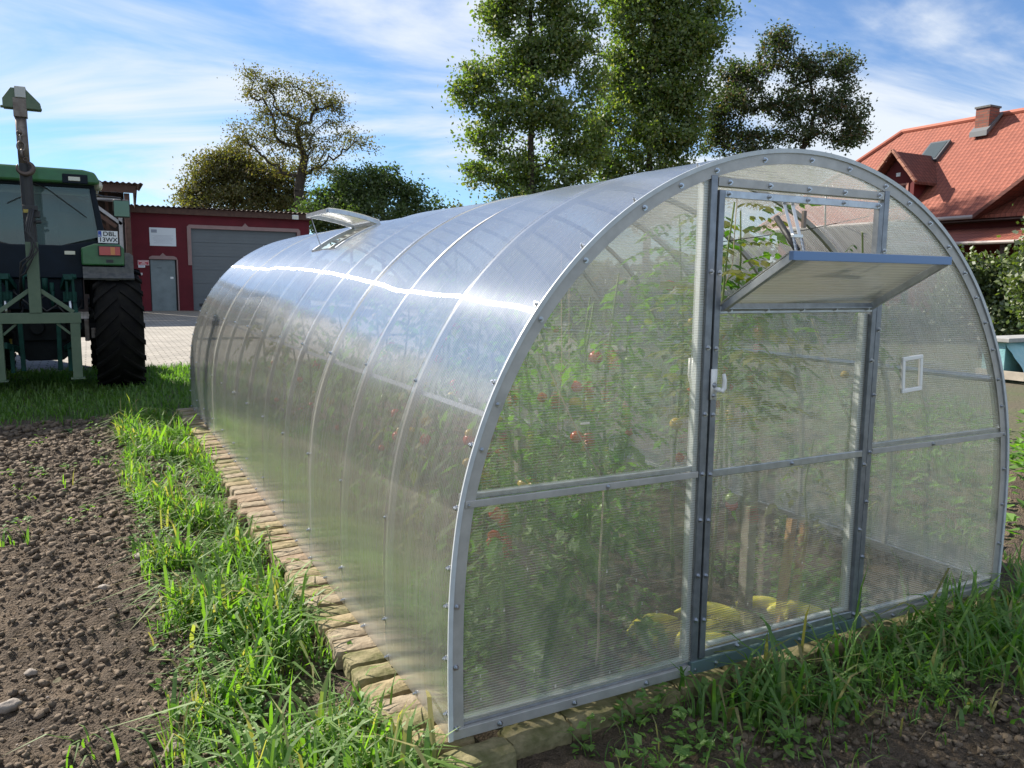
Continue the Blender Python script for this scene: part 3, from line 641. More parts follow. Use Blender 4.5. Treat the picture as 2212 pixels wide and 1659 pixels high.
weeds(420, lambda r: (r.uniform(2.2, 7.5), r.uniform(.6, 7.5)), 23, 'bed_plants', 'leafy vegetable plants in the bed right of the greenhouse', m_weed, size=(.05, .12), hmax=.26, dens=lambda x, y: 1 if nz(x, y, .9, 4) > -.08 else .12, leaves=(8, 16), zf=lambda x, y: Z0-.03)

# clods and stones
def rock(mb, c, r, seed, sq=.7): mb.sph(c, (r, r*U(.7, 1), r*sq), 7, 5, Matrix.Rotation(U(0, 6), 3, 'Z'), .55, seed)
TPL = []
for i in range(14):
    q = MB(); q.sph((0, 0, 0), (1, U(.65, 1), U(.5, .8)), 6, 4, None, 1.0, i*1.7); TPL.append(np.array(q.v)); RF = np.array(q.f)
cv = []; cf = []; nv_ = 0; nr_ = np.random.RandomState(3)
for i in range(56000):
    t = rnd.random()
    if t < .74: x, y = U(-4.6, -1.95), -.6+8.2*rnd.random()**1.6
    elif t < .80: x, y = U(-2.3, -1.65), U(-.5, 5)
    else: x, y = U(-.6, 2.9), U(-1.5, -.10)
    r_ = .0028+.019*rnd.random()**5.5
    if y > 2.5: r_ *= 1.3+.15*(y-2.5)
    a = U(0, 6.28); c_, s_ = math.cos(a), math.sin(a); v = TPL[i % 14]*r_
    cv.append(np.column_stack([v[:, 0]*c_-v[:, 1]*s_+x, v[:, 0]*s_+v[:, 1]*c_+y, v[:, 2]+soil_h(x, y)+r_*.3])); cf.append(RF+nv_); nv_ += len(v)
cv = np.concatenate(cv); cf = np.concatenate(cf).astype(np.int32)
def npmesh(name, V_, F_, mt, smooth=False):
    me = bpy.data.meshes.new(name); me.vertices.add(len(V_)); me.vertices.foreach_set('co', V_.astype(np.float32).ravel()); k = F_.shape[1]; n = len(F_)
    me.loops.add(n*k); me.loops.foreach_set('vertex_index', F_.ravel()); me.polygons.add(n); me.polygons.foreach_set('loop_start', np.arange(0, n*k, k, dtype=np.int32)); me.polygons.foreach_set('loop_total', np.full(n, k, dtype=np.int32))
    if smooth: me.polygons.foreach_set('use_smooth', np.ones(n, dtype=bool))
    me.update(); me.validate(); me.materials.append(mt); o = bpy.data.objects.new(name, me); COL.objects.link(o); return o
tag(npmesh('soil_clods', cv, cf, m_clod), 'loose clods of earth scattered over the tilled soil', 'clods', kind='stuff')
pb = MB()
for i in range(420):
    x, y = (U(-3.6, -2.0), U(-.2, 5)) if i % 3 else (U(.0, 2.6), U(-1.2, -.3)); r_ = U(.003, .009); rock(pb, (x, y, soil_h(x, y)+.002), r_, i)
tag(pb.build('pebbles', m_stone, smooth=True), 'small pale pebbles on the soil', 'pebbles', kind='stuff')
for (x, y, r_, lb) in ((-2.30, 2.52, .036, 'fist sized pale stone beside the grass, half way along the strip'), (-2.50, 2.20, .030, 'round tan stone on the tilled soil just left of the pale one'), (-2.83, 1.05, .036, 'wide grey stone at the left on the near tilled soil'),
                     (-2.78, 1.35, .024, 'smooth grey cobble behind the wide grey stone'), (-2.31, .52, .034, 'dark lump of stone near the near grass tussock'), (.88, -.62, .026, 'brown stone on bare soil in front of the door'),
                     (1.35, -.66, .030, 'grey stone on bare soil at the right of the front grass'), (-2.42, .34, .022, 'small tan stone beside the near grass tussock')):
    b = MB(); b.sph((x, y, soil_h(x, y)+r_*.25), (r_*1.15, r_*.85, r_*.62), 14, 9, Matrix.Rotation(U(0, 3), 3, 'Z'), .35, x*7); o = b.build('stone', m_stone, smooth=True, org=(x, y, Z0)); o.location = (x, y, Z0); tag(o, lb, 'stone', 'stones on the soil')
tw = MB()
for i in range(150):
    x, y = (U(-3.4, -1.7), U(-.3, 4)) if i % 2 else (U(-.6, 2.6), U(-1.2, -.1)); a = U(0, 6.3); l = U(.03, .10); z = soil_h(x, y)+.008
    tw.tube([(x, y, z), (x+math.cos(a)*l*.5, y+math.sin(a)*l*.5, z+U(.0, .02)), (x+math.cos(a+.4)*l, y+math.sin(a+.4)*l, z+U(-.005, .01))], .0014, 4, False)
tag(tw.build('straw', mat('straw', (.30, .23, .14), .9)), 'dry straw bits and roots lying on the soil', 'straw', kind='stuff')

# ------------------------------------------------------------------ inside the greenhouse
m_tom = leafmat('tomato_leaf', (.08, .17, .03), (.15, .26, .05), .55, trcol=(1.5, 1.9, .55))
m_tomold = leafmat('tomato_leaf_old', (.14, .17, .04), (.24, .24, .06), .45)
m_stem = mat('tomato_stem', (.14, .20, .06), .7)
m_fruit = mat('tomato_fruit', (.62, .06, .025), .25); m_fruity = mat('tomato_unripe', (.62, .40, .05), .3); m_fruitg = mat('tomato_green', (.22, .34, .08), .3)
def leaflet(mb, p, d, l, r):
    s = d.cross(Vector((0, 0, 1))); s = s.normalized() if s.length > .1 else Vector((1, 0, 0)); s = (s+Vector((0, 0, r.uniform(-.5, .5)))).normalized()
    dr = Vector((0, 0, -l*.18))
    mb.add([p, p+d*l*.22+s*l*.17, p+d*l*.36+s*l*.14, p+d*l*.52+s*l*.25+dr*.4, p+d*l*.68+s*l*.12+dr*.6, p+d*l+dr, p+d*l*.68-s*l*.12+dr*.6, p+d*l*.52-s*l*.25+dr*.4, p+d*l*.36-s*l*.14, p+d*l*.22-s*l*.17, p+d*l*.5-Vector((0, 0, l*.05))],
           [(0, 10, 1), (1, 10, 2), (2, 10, 3), (3, 10, 4), (4, 10, 5), (5, 10, 6), (6, 10, 7), (7, 10, 8), (8, 10, 9), (9, 10, 0)])
def comp_leaf(mb, p, a, l, r, droop=.6):
    d = Vector((math.cos(a), math.sin(a), .35)); q = p.copy(); st = l/5
    for i in range(5):
        d = (d+Vector((0, 0, -droop*.35))).normalized(); q2 = q+d*st; sd = Vector((-d.y, d.x, 0)).normalized()
        if i > 0:
            for s in (-1, 1): leaflet(mb, q2, (d*.5+sd*s+Vector((0, 0, -.3))).normalized(), l*(.34-.04*i)*r.uniform(.8, 1.2), r)
        q = q2
    leaflet(mb, q, d, l*.38, r)
def tomato(x, y, h, nl, seed, label, spread=.32, zmin=.25, fruits=5, dr=(.4, 1.1)):
    r = random.Random(seed); t = empty('tomato_plant', (x, y, Z0+.03)); tag(t, label, 'tomato plant', 'tomato plants inside the greenhouse')
    pts = [Vector((x+math.sin(k*.9+seed)*.02*k/3, y+math.cos(k*.7+seed)*.02, Z0+.02+h*k/8)) for k in range(9)]
    MB().tube(pts, [.011-.0008*k for k in range(9)], 6).build('stem', m_stem, t, smooth=True)
    lf = MB()
    for i in range(nl):
        f = i/nl; z = zmin+(h-zmin)*f; k = min(7, int(z/h*8)); p = pts[k].lerp(pts[k+1], (z/h*8)-k); a = i*2.4+r.uniform(-.4, .4)
        lim = 1.42-abs(p.x); l = r.uniform(.7, 1.15)*spread*(1 if z < h*.85 else .7)
        if math.cos(a)*p.x > 0: l = min(l, max(.12, lim*.85))
        if p.y+math.sin(a)*l < .05: l = min(l, max(.1, (p.y-.05)*.9))
        comp_leaf(lf, p, a, l, r, r.uniform(*dr))
    lf.build('leaves', m_tom if r.random() < .75 else m_tomold, t)
    for i in range(fruits):
        z = r.uniform(.4, h*.8); a = r.uniform(0, 6.28); f = r.random(); rr = r.uniform(.022, .034)
        b = MB(); b.sph((x+math.cos(a)*.07, y+math.sin(a)*.07, z), (rr, rr, rr*.92), 10, 7); b.build('tomato', m_fruit if f < .5 else (m_fruity if f < .7 else m_fruitg), t, smooth=True)
Lr = ['first', 'second', 'third', 'fourth', 'fifth', 'sixth', 'seventh', 'eighth', 'ninth', 'tenth', 'eleventh']
for i in range(8): tomato(-.95+G(.06), .75+i*.62, U(1.45, 1.6), 26, 100+i, f'tall staked tomato plant against the left wall, {Lr[i]} from the front')
for i in range(6): tomato(-.30+G(.05), 1.15+i*.75, U(1.5, 1.75), 26, 200+i, f'tall tomato plant in the inner left row, {Lr[i]} from the front')
for i in range(6): tomato(.95+G(.05), 1.6+i*.85, U(1.45, 1.7), 22, 300+i, f'tomato plant in the right hand row, {Lr[i]} from the front')
for i in range(4): tomato(-1.08+i*.19, .42+(i%2)*.14, (1.28, 1.45, 1.5, 1.62)[i], 24, 500+i, f'leafy tomato plant close behind the left front panel, {Lr[i]} from the left', .30, .22, 4)
tomato(.66, 1.15, 1.70, 20, 401, 'tall thin tomato plant just behind the right door post, reaching the window', .30, .95, 3)
tomato(.10, .52, 1.95, 42, 402, 'tomato plant whose leafy top fills the left of the open window', .34, .9, 4, (.1, .5))
tomato(.36, .74, 1.94, 40, 404, 'tomato plant whose top shows in the middle of the open window', .36, 1.0, 3, (.1, .5))
tomato(.20, .95, 1.92, 34, 406, 'tomato plant filling the open window from behind', .36, 1.1, 3, (.1, .5))
tomato(.88, .42, 1.84, 10, 405, 'thin tomato plant showing a few leaves at the right of the open window', .20, 1.3, 2)
tomato(1.02, .80, .72, 9, 403, 'short tomato plant low beside the right wall near the front', .24, .25, 0)
iz = lambda x, y: Z0+.03
weeds(60, lambda r: (r.uniform(-1.35, -.55), r.uniform(.08, 1.1)), 31, 'weeds', 'green undergrowth behind the left front panel', m_weed, size=(.03, .065), hmax=.36, zf=iz, leaves=(26, 44))
weeds(34, lambda r: (r.uniform(.3, .85), r.uniform(.12, .9)), 32, 'weeds', 'green undergrowth behind the foot of the door', m_weed, size=(.03, .06), hmax=.26, zf=iz, leaves=(12, 22))
weeds(60, lambda r: (r.uniform(-.2, .7), r.uniform(1.2, 3.5)), 33, 'weeds', 'low plants along the greenhouse path', m_weed, size=(.03, .07), hmax=.4, zf=iz, leaves=(22, 36))
# yellow marrows
m_mar = mat('marrow_skin', (.95, .80, .05), .45, col2=(.72, .74, .16), vscale=7)
for i, (x, y, a, l, lb) in enumerate(((-.33, .42, .1, .30, 'yellow marrow lying at the left, partly hidden by the door post'), (-.20, .27, .3, .34, 'yellow marrow lying in the middle of the heap'), (-.02, .42, 2.6, .30, 'yellow marrow lying behind the others'),
                                      (.30, .33, -.75, .33, 'long yellow marrow leaning forward beside the stake'), (.38, .24, -.6, .28, 'yellow marrow at the right end of the heap'), (-.24, .15, .2, .28, 'yellow marrow nearest to the door sill'))):
    b = MB(); pts = []; n_ = 12; rd = []
    for k in range(n_+1):
        f = k/n_; pts.append((x+math.cos(a)*(f-.5)*l, y+math.sin(a)*(f-.5)*l+.03*math.sin(f*3.1), Z0+.075+.02*math.sin(f*3))); rd.append(.037*max(.12, math.sin(math.pi*min(1, .06+f*.94)))**.6*(1-.45*f))
    b.tube(pts, rd, 12); o = b.build('marrow', m_mar, smooth=True, org=(x, y, Z0+.03)); o.location = (x, y, Z0+.03); tag(o, lb, 'marrow', 'yellow marrows heaped behind the door')
# stakes, twine, frame
m_wood = mat('new_wood', (.52, .30, .13), .7, var=.18, vscale=15); m_woodg = mat('old_wood', (.33, .29, .25), .85, var=.2, vscale=12)
o = MB().bar((0, 0, 0), (.095, .04, .52), .034, .034).build('wooden_stake', m_wood, bevel=.002); o.location = (.205, .20, Z0+.02); tag(o, 'short orange wooden stake leaning right behind the door', 'stake')
o = MB().bar((0, 0, 0), (.0, .0, .78), .048, .05).build('wooden_post', m_woodg, bevel=.002); o.location = (.155, .36, Z0+.02); tag(o, 'grey square wooden post standing left of the orange stake', 'post')
o = MB().bar((0, 0, 0), (-.02, .0, .8), .05, .05).build('wooden_post', m_woodg, bevel=.002); o.location = (-.42, 1.5, Z0+.02); tag(o, 'grey post beside the path behind the left panel', 'post')
m_twine = mat('twine', (.50, .42, .30), .9)
def twine(pts, lb, r=.0022, mt=None):
    p0 = Vector(pts[0]); o = MB().tube([Vector(p)-p0 for p in pts], r, 5).build('twine', mt or m_twine, smooth=True); o.location = p0; tag(o, lb, 'twine', 'twine hanging in the greenhouse')
twine([(-1.15, .03, 1.27), (-1.02, .025, 1.02), (-.90, .02, .81)], 'slanting twine tied to the left crossbar')
twine([(-.895, .02, .79), (-.90, .03, .45), (-.895, .03, .20), (-.91, .02, .12)], 'twine hanging straight down below the left crossbar')
twine([(-.95, .25, 1.62), (-.94, .25, 1.2), (-.95, .26, .9)], 'twine hanging near the left plants above the crossbar')
twine([(.12, .04, 1.38), (.30, .03, 1.05), (.44, .03, .84)], 'slanting twine behind the door panel')
twine([(.12, .50, 1.90), (.13, .52, 1.6), (.07, .54, 1.42)], 'twine supporting the plant in the open window')
twine([(.235, .10, 1.925), (.23, .10, 1.84), (.24, .10, 1.75)], 'white plastic strip hanging in the open window', .004, m_white)
twine([(-.05, .5, 1.69), (.56, .5, 1.775), (1.0, .5, 1.86)], 'thin wire stretched across behind the window', .002, m_black)
b = MB(); fx0, fx1, fz0, fz1, w_ = -.068, .068, -.08, .08, .018
for (x0, x1, z0, z1) in ((fx0, fx1, fz1-w_, fz1), (fx0, fx1, fz0, fz0+w_), (fx0, fx0+w_, fz0+w_, fz1-w_), (fx1-w_, fx1, fz0+w_, fz1-w_)): b.box(x0, x1, 0, .012, z0, z1)
o = b.build('plastic_frame', m_white, bevel=.003); o.location = (.712, -.0155, 1.13); o.rotation_euler = (0, R(-4), 0); tag(o, 'small white plastic frame on the right front panel', 'frame')
o = MB().box(-.018, .018, 0, .002, -.004, .004).build('label_tag', m_white); o.location = (-.985, .012, 1.03); tag(o, 'tiny white label strip on the left front panel', 'label')


# ------------------------------------------------------------------ text helper
def text(s, size, mt, parent, loc, rot=(R(90), 0, 0), name='lettering', ext=.002, align='CENTER', sx=1):
    c = bpy.data.curves.new(name, 'FONT'); c.body = s; c.size = size; c.extrude = ext; c.align_x = align; c.align_y = 'CENTER'; c.offset = size*.022; c.materials.append(mt)
    t0 = bpy.data.objects.new('tmp_text', c); COL.objects.link(t0); bpy.context.view_layer.update()
    me = bpy.data.meshes.new_from_object(t0.evaluated_get(bpy.context.evaluated_depsgraph_get())); bpy.data.objects.remove(t0); me.name = name
    o = bpy.data.objects.new(name, me); COL.objects.link(o); o.parent = parent
    org = parent.location if parent.parent is None else parent.parent.location
    o.location = Vector(loc)-org; o.rotation_euler = rot; o.scale = (sx, 1, 1); return o

# ------------------------------------------------------------------ tractor
TX = -3.11; AY = 10.65
TR = empty('tractor', (TX, AY, Z0)); tag(TR, 'large green farm tractor seen from behind, with dark cab and big black rear tyres', 'tractor')
def wheel(cx, cy, r, w, name, rimr):
    cz = Z0+r-.01; prof = [(rimr, -w*.42), (rimr+.04, -w*.47), (r*.86, -w*.5), (r*.95, -w*.44), (r*.965, -w*.2), (r*.968, w*.2), (r*.95, w*.44), (r*.86, w*.5), (rimr+.04, w*.47), (rimr, w*.42)]
    b = MB(); n = 56
    for j in range(n):
        t = 2*math.pi*j/n
        for (rr, xx) in prof: b.v.append((cx+xx, cy+rr*math.cos(t), cz+rr*math.sin(t)))
    m_ = len(prof)
    for j in range(n):
        for k in range(m_): b.f.append((j*m_+k, ((j+1) % n)*m_+k, ((j+1) % n)*m_+(k+1) % m_, j*m_+(k+1) % m_))
    t_ = b.build('wheel', m_black, TR, smooth=True); t_.data.materials[0] = m_tyre; t_.name = name
    lg = MB(); nl = 22
    for j in range(nl):   # chevron lugs
        for s in (-1, 1):
            t0 = 2*math.pi*(j+(.5 if s > 0 else 0))/nl; pr = None
            for q in range(6):
                f = q/5; xx = s*(.02+f*(w*.5-.01)); tt = t0+f*.34; hw = .022+.01*f; ro = r if f < .85 else r-.012; ri = r*.95
                cur = [(xx, ri, tt-hw/r*1.3), (xx, ro, tt-hw/r), (xx, ro, tt+hw/r), (xx, ri, tt+hw/r*1.3)]
                cur = [(cx+x, cy+rr*math.cos(a), cz+rr*math.sin(a)) for x, rr, a in cur]
                i0 = len(lg.v); lg.v += cur
                if pr is not None: lg.f += [(pr+k, pr+(k+1) % 4, i0+(k+1) % 4, i0+k) for k in range(4)]
                else: lg.f.append((i0, i0+3, i0+2, i0+1))
                pr = i0
            # run down the shoulder
            xx = s*(w*.5+.012); cur = [(cx+xx, cy+rr*math.cos(a), cz+rr*math.sin(a)) for rr, a in ((r*.84, t0+.36-.03), (r*.93, t0+.35-.035), (r*.93, t0+.35+.035), (r*.84, t0+.36+.03))]
            i0 = len(lg.v); lg.v += cur; lg.f += [(pr+k, pr+(k+1) % 4, i0+(k+1) % 4, i0+k) for k in range(4)]; lg.f.append((i0, i0+1, i0+2, i0+3))
    lo2 = lg.build('tread', m_tyre, t_)
    rm = MB(); 
    for s in (-1, 1):
        i0 = len(rm.v)
        for rr, xx in ((rimr+.01, s*w*.44), (rimr-.02, s*w*.40), (rimr-.05, s*w*.15), (.13, s*w*.12), (.12, s*w*.30), (.0, s*w*.30)):
            for j in range(28): t = 2*math.pi*j/28; rm.v.append((cx+xx, cy+rr*math.cos(t), cz+rr*math.sin(t)))
        for k in range(5):
            for j in range(28): rm.f.append((i0+k*28+j, i0+k*28+(j+1) % 28, i0+(k+1)*28+(j+1) % 28, i0+(k+1)*28+j))
    rm.build('rim', m_yel_rim, t_, smooth=True)
for s in (-1, 1):
    wheel(TX+s*.955, AY, .86, .60, 'wheel', .50)
    wheel(TX+s*.80, AY+2.65, .62, .44, 'wheel', .36)
# transmission, axle, chassis
b = MB(); b.box(TX-.36, TX+.36, 10.55, 12.2, .50, 1.35); b.prism([(TX-.36, .75), (TX-.30, .42), (TX-.18, .34), (TX+.24, .34), (TX+.36, .45), (TX+.38, .85)], 1, 10.5, 10.9)
b.tube([(TX-.75, AY, .78), (TX+.75, AY, .78)], .13, 14); b.box(TX-.22, TX+.22, 12.2, 14.0, .55, .95); b.tube([(TX-.8, AY+2.65, .55), (TX+.8, AY+2.65, .55)], .09, 10)
b.box(TX-.30, TX+.30, 10.42, 10.5, .62, .98); b.tube([(TX-.05, 10.42, .8), (TX-.05, 10.30, .8)], .09, 14)
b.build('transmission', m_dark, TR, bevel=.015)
b = MB(); b.prism([(12.0, 1.05), (12.0, 1.95), (12.5, 1.93), (13.9, 1.72), (14.25, 1.5), (14.3, 1.0)], 0, TX-.38, TX+.38); b.build('bonnet', m_tgreen, TR, bevel=.05)
# cab : rear face y 10.30
b = MB(); yr = 10.30
b.prism([(TX-.86, 2.0), (TX-.54, 1.48), (TX+.54, 1.48), (TX+.84, 2.02), (TX+.30, 1.925), (TX-.30, 1.925)], 1, yr, yr+.07)
b.prism([(TX-.52, 1.05), (TX+.53, 1.05), (TX+.53, 1.48), (TX-.52, 1.48)], 1, yr+.08, yr+.5)
for s in (-1, 1):
    b.prism([(TX+s*.845, 2.02), (TX+s*.755, 2.05), (TX+s*.672, 2.70), (TX+s*.73, 2.76)] if s > 0 else [(TX-.73, 2.76), (TX-.672, 2.70), (TX-.755, 2.05), (TX-.845, 2.02)], 1, yr, yr+.06)
    b.bar((TX+s*.80, yr+1.6, 1.5), (TX+s*.70, yr+1.5, 2.76), .06, .08); b.bar((TX+s*.83, yr+.75, 1.6), (TX+s*.73, yr+.75, 2.76), .05, .06)
    b.prism([(yr+.02, 1.50), (yr+1.6, 1.50), (yr+1.6, 1.58), (yr+.02, 2.02)], 0, *(sorted((TX+s*.80, TX+s*.84))))
b.box(TX-.73, TX+.73, yr, yr+.08, 2.70, 2.77); b.box(TX-.78, TX+.78, yr+.1, yr+1.6, 1.46, 1.52)
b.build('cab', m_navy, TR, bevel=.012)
b = MB(); b.prism([(TX-.30, 1.925), (TX+.30, 1.925), (TX+.755, 2.05), (TX+.672, 2.70), (TX-.672, 2.70), (TX-.755, 2.05)], 1, yr+.02, yr+.026); b.build('rear_window', m_cabglass, TR)
b = MB()
for s in (-1, 1): b.add([(TX+s*.83, yr+.08, 2.02), (TX+s*.83, yr+1.55, 1.62), (TX+s*.72, yr+1.5, 2.72), (TX+s*.72, yr+.08, 2.72)], [(0, 1, 2, 3)])
b.add([(TX-.78, yr+1.6, 1.6), (TX+.78, yr+1.6, 1.6), (TX+.70, yr+1.5, 2.72), (TX-.70, yr+1.5, 2.72)], [(0, 1, 2, 3)]); b.build('cab_glazing', m_cabglass, TR)
b = MB(); b.box(TX-.26, TX+.26, yr+.55, yr+.70, 1.8, 2.25); b.box(TX-.26, TX+.26, yr+.6, yr+1.1, 1.72, 1.85); b.build('seat', mat('seat_cloth', (.03, .06, .07), .9), TR, bevel=.06)
b = MB(); b.box(TX+.28, TX+.55, yr+.9, yr+.93, 2.42, 2.56); b.build('mirror', m_black, TR, bevel=.01)
b = MB(); b.prism([(TX-.80, 2.745), (TX+.80, 2.745), (TX+.80, 2.80), (TX+.745, 2.905), (TX+.60, 2.935), (TX-.60, 2.945), (TX-.745, 2.915), (TX-.80, 2.80)], 1, yr-.14, yr+1.75); b.build('cab_roof', m_tgreen, TR, bevel=.03)
b = MB()
for s in (-1, 1): b.box(*sorted((TX+s*.36, TX+s*.66)), yr-.155, yr-.10, 2.745, 2.865)
b.build('light_housing', m_navy, TR, bevel=.008)
m_lamp = mat('lamp_glass', (.55, .52, .42), .2, .2); m_lamp2 = mat('tail_red', (.42, .025, .02), .25, coat=.5); m_lamp3 = mat('tail_amber', (.55, .17, .02), .25, coat=.5)
for s in (-1, 1): MB().box(*sorted((TX+s*.43, TX+s*.57)), yr-.165, yr-.150, 2.775, 2.83).build('work_lamp', m_lamp, TR, bevel=.005)
MB().box(TX+.33, TX+.46, yr-.012, yr-.001, 1.80, 1.85).build('small_lamp', m_lamp, TR, bevel=.004)
b = MB(); b.tube([(TX+.02, yr-.03, 2.73), (TX+.18, yr-.04, 2.66), (TX+.62, yr-.03, 2.31)], .007, 6); b.tube([(TX-.3, yr-.02, 2.45), (TX+.0, yr-.02, 2.62)], .006, 6); b.build('wiper', m_black, TR)
b = MB(); b.tube([(TX+.36, yr+.1, 2.2), (TX+.36, yr+.1, 2.35), (TX+.45, yr+.1, 2.45)], .012, 6); b.build('grab_handle', m_black, TR)
# fenders
for s in (-1, 1):
    b = MB(); b.prism([(TX+s*.53, 1.66), (TX+s*1.06, 1.66), (TX+s*1.06, 1.90), (TX+s*1.00, 1.955), (TX+s*.70, 1.955), (TX+s*.53, 1.89)] if s > 0 else [(TX-.53, 1.89), (TX-.70, 1.955), (TX-1.0, 1.955), (TX-1.06, 1.90), (TX-1.06, 1.66), (TX-.53, 1.66)], 1, yr-.14, yr+1.35); fe = b.build('fender', m_tgreen, TR, bevel=.02)
    b = MB(); n_ = 18; x0, x1 = sorted((TX+s*.54, TX+s*1.17))
    for k in range(n_+1):
        t = R(129)-R(97)*k/n_; 
        for rr in (.93, .90):
            for x in (x0, x1): b.v.append((x, AY-math.cos(math.pi-t)*rr*-1 if False else AY+math.cos(t)*rr, Z0+.85+math.sin(t)*rr))
    for k in range(n_):
        q = k*4; b.f += [(q, q+1, q+5, q+4), (q+2, q+6, q+7, q+3), (q, q+4, q+6, q+2), (q+1, q+3, q+7, q+5)]
    b.f += [(0, 2, 3, 1), (n_*4, n_*4+1, n_*4+3, n_*4+2)]
    b.prism([(x0, 1.64), (x0, 1.50), (x0+.2, 1.455), (x1-.12, 1.455), (x1, 1.50), (x1, 1.80), (x1-.05, 1.84), (x1-.11, 1.84), (x1-.11, 1.64)] if s > 0 else [(x1, 1.50), (x1, 1.64), (x0+.11, 1.64), (x0+.11, 1.84), (x0+.05, 1.84), (x0, 1.80), (x0, 1.50), (x0+.12, 1.455), (x1-.2, 1.455)], 1, yr-.13, yr+.05)
    b.build('fender_flap', m_fend, fe)
    bx = sorted((TX+s*.74, TX+s*1.02)); tl = MB().box(bx[0], bx[1], yr-.185, yr-.141, 1.79, 1.925).build('tail_light', m_black, fe, bevel=.006)
    w3 = (bx[1]-bx[0]-.03)/4
    for k in range(4):
        kk = k if s > 0 else 3-k
        MB().box(bx[0]+.015+k*w3+.002, bx[0]+.015+(k+1)*w3-.002, yr-.195, yr-.186, 1.805, 1.91).build('lens', m_lamp3 if kk == 2 else m_lamp2, tl) if False else None
    b = MB(); b.box(bx[0]+.012, bx[1]-.012, yr-.192, yr-.1855, 1.80, 1.915); b.build('red_lens', m_lamp2, fe)
    xx = bx[0]+.15 if s > 0 else bx[0]+.06; MB().box(xx, xx+.055, yr-.196, yr-.1925, 1.805, 1.91).build('amber_lens', m_lamp3, fe)
    MB().box(*sorted((TX+s*.83, TX+s*.92)), yr-.15, yr-.141, 1.70, 1.74).build('reflector', m_black, fe)
# licence plate
m_plate = mat('plate_white', (.72, .74, .76), .4, var=.1, vscale=30); m_pblue = mat('plate_blue', (.02, .06, .35), .4); m_ink = mat('plate_ink', (.01, .01, .012), .5); m_wtxt = mat('white_text', (.7, .7, .7), .5)
px0, pz0 = TX+.745, 1.965
PL = MB().box(px0, px0+.245, yr-.15, yr-.142, pz0, pz0+.165).build('licence_plate', m_plate, TR, bevel=.003)
MB().box(px0+.004, px0+.045, yr-.153, yr-.1505, pz0+.083, pz0+.161).build('blue_strip', m_pblue, PL)
text('PL', .03, m_wtxt, PL, (px0+.024, yr-.154, pz0+.100), ext=.0006)
text('DBL', .082, m_ink, PL, (px0+.142, yr-.1515, pz0+.122), ext=.0006, sx=1.08)
text('13WX', .082, m_ink, PL, (px0+.125, yr-.1515, pz0+.043), ext=.0006, sx=1.02)
# mirror
b = MB(); b.tube([(TX+.74, 11.1, 2.70), (TX+.85, 11.4, 2.70), (TX+1.10, 11.6, 2.705), (TX+1.12, 11.6, 2.66)], .012, 8); b.tube([(TX+.74, 11.15, 2.62), (TX+.98, 11.5, 2.66)], .009, 8)
mi_ = b.build('mirror_arm', m_black, TR)
MB().box(TX+.985, TX+1.225, 11.6, 11.66, 2.41, 2.685).build('mirror', m_black, mi_, bevel=.025)
MB().box(TX+1.0, TX+1.21, 11.592, 11.5985, 2.43, 2.665).build('mirror_glass', mat('mirror_glass', (.09, .14, .10), .12, .6), mi_)
MB().sph((TX+.80, 10.9, 2.80), (.05, .05, .07), 10, 8).build('marker_lamp', m_lamp, TR, smooth=True)
# linkage
for s in (-1, 1):
    b = MB(); b.bar((TX+s*.34, 10.0, 1.52), (TX+s*.34, 10.0, 1.20), .03, .05); b.bar((TX+s*.41, 10.0, 1.54), (TX+s*.42, 10.0, 1.15), .035, .05); b.bar((TX+s*.30, 10.3, 1.35), (TX+s*.36, 9.95, 1.50), .10, .08)
    b.box(*sorted((TX+s*.29, TX+s*.45)), 10.0, 10.12, 1.16, 1.30); b.tube([(TX+s*.30, 10.0, 1.50), (TX+s*.46, 10.0, 1.50)], .035, 10); b.bar((TX+s*.42, 10.0, 1.15), (TX+s*.46, 9.9, .80), .05, .03)
    b.bar((TX+s*.27, 10.45, .5), (TX+s*.38, 9.7, .62), .05, .08)
    b.bar((TX+s*.22, 9.95, .95), (TX+s*.21, 9.95, .26), .055, .05); b.bar((TX+s*.33, 9.95, .6), (TX+s*.33, 9.95, .24), .05, .04)
    b.build('lift_arm', m_teal, TR, bevel=.006)
    MB().tube([(TX+s*.37, 10.0, 1.18), (TX+s*.37, 10.0, .95)], .022, 10).build('lift_rod', m_zinc, TR, smooth=True)
b = MB(); b.tube([(TX+.08, 10.2, 1.30), (TX+.08, 10.2, 1.48)], .035, 10); b.tube([(TX+.16, 10.2, 1.20), (TX+.16, 10.2, 1.42)], .028, 10); b.tube([(TX+.16, 10.15, 1.1), (TX+.17, 10.15, 1.3)], .02, 8); b.tube([(TX-.18, 10.2, 1.2), (TX-.15, 10.1, 1.5), (TX-.05, 10.1, 1.55)], .015, 8)
b.build('hydraulic_coupling', m_teal, TR, smooth=True)
b = MB(); b.box(TX+.52, TX+.58, 10.2, 10.35, .62, .92); b.box(TX+.60, TX+.66, 10.15, 10.3, .66, .80); b.build('tow_bracket', m_rust, TR, bevel=.01)

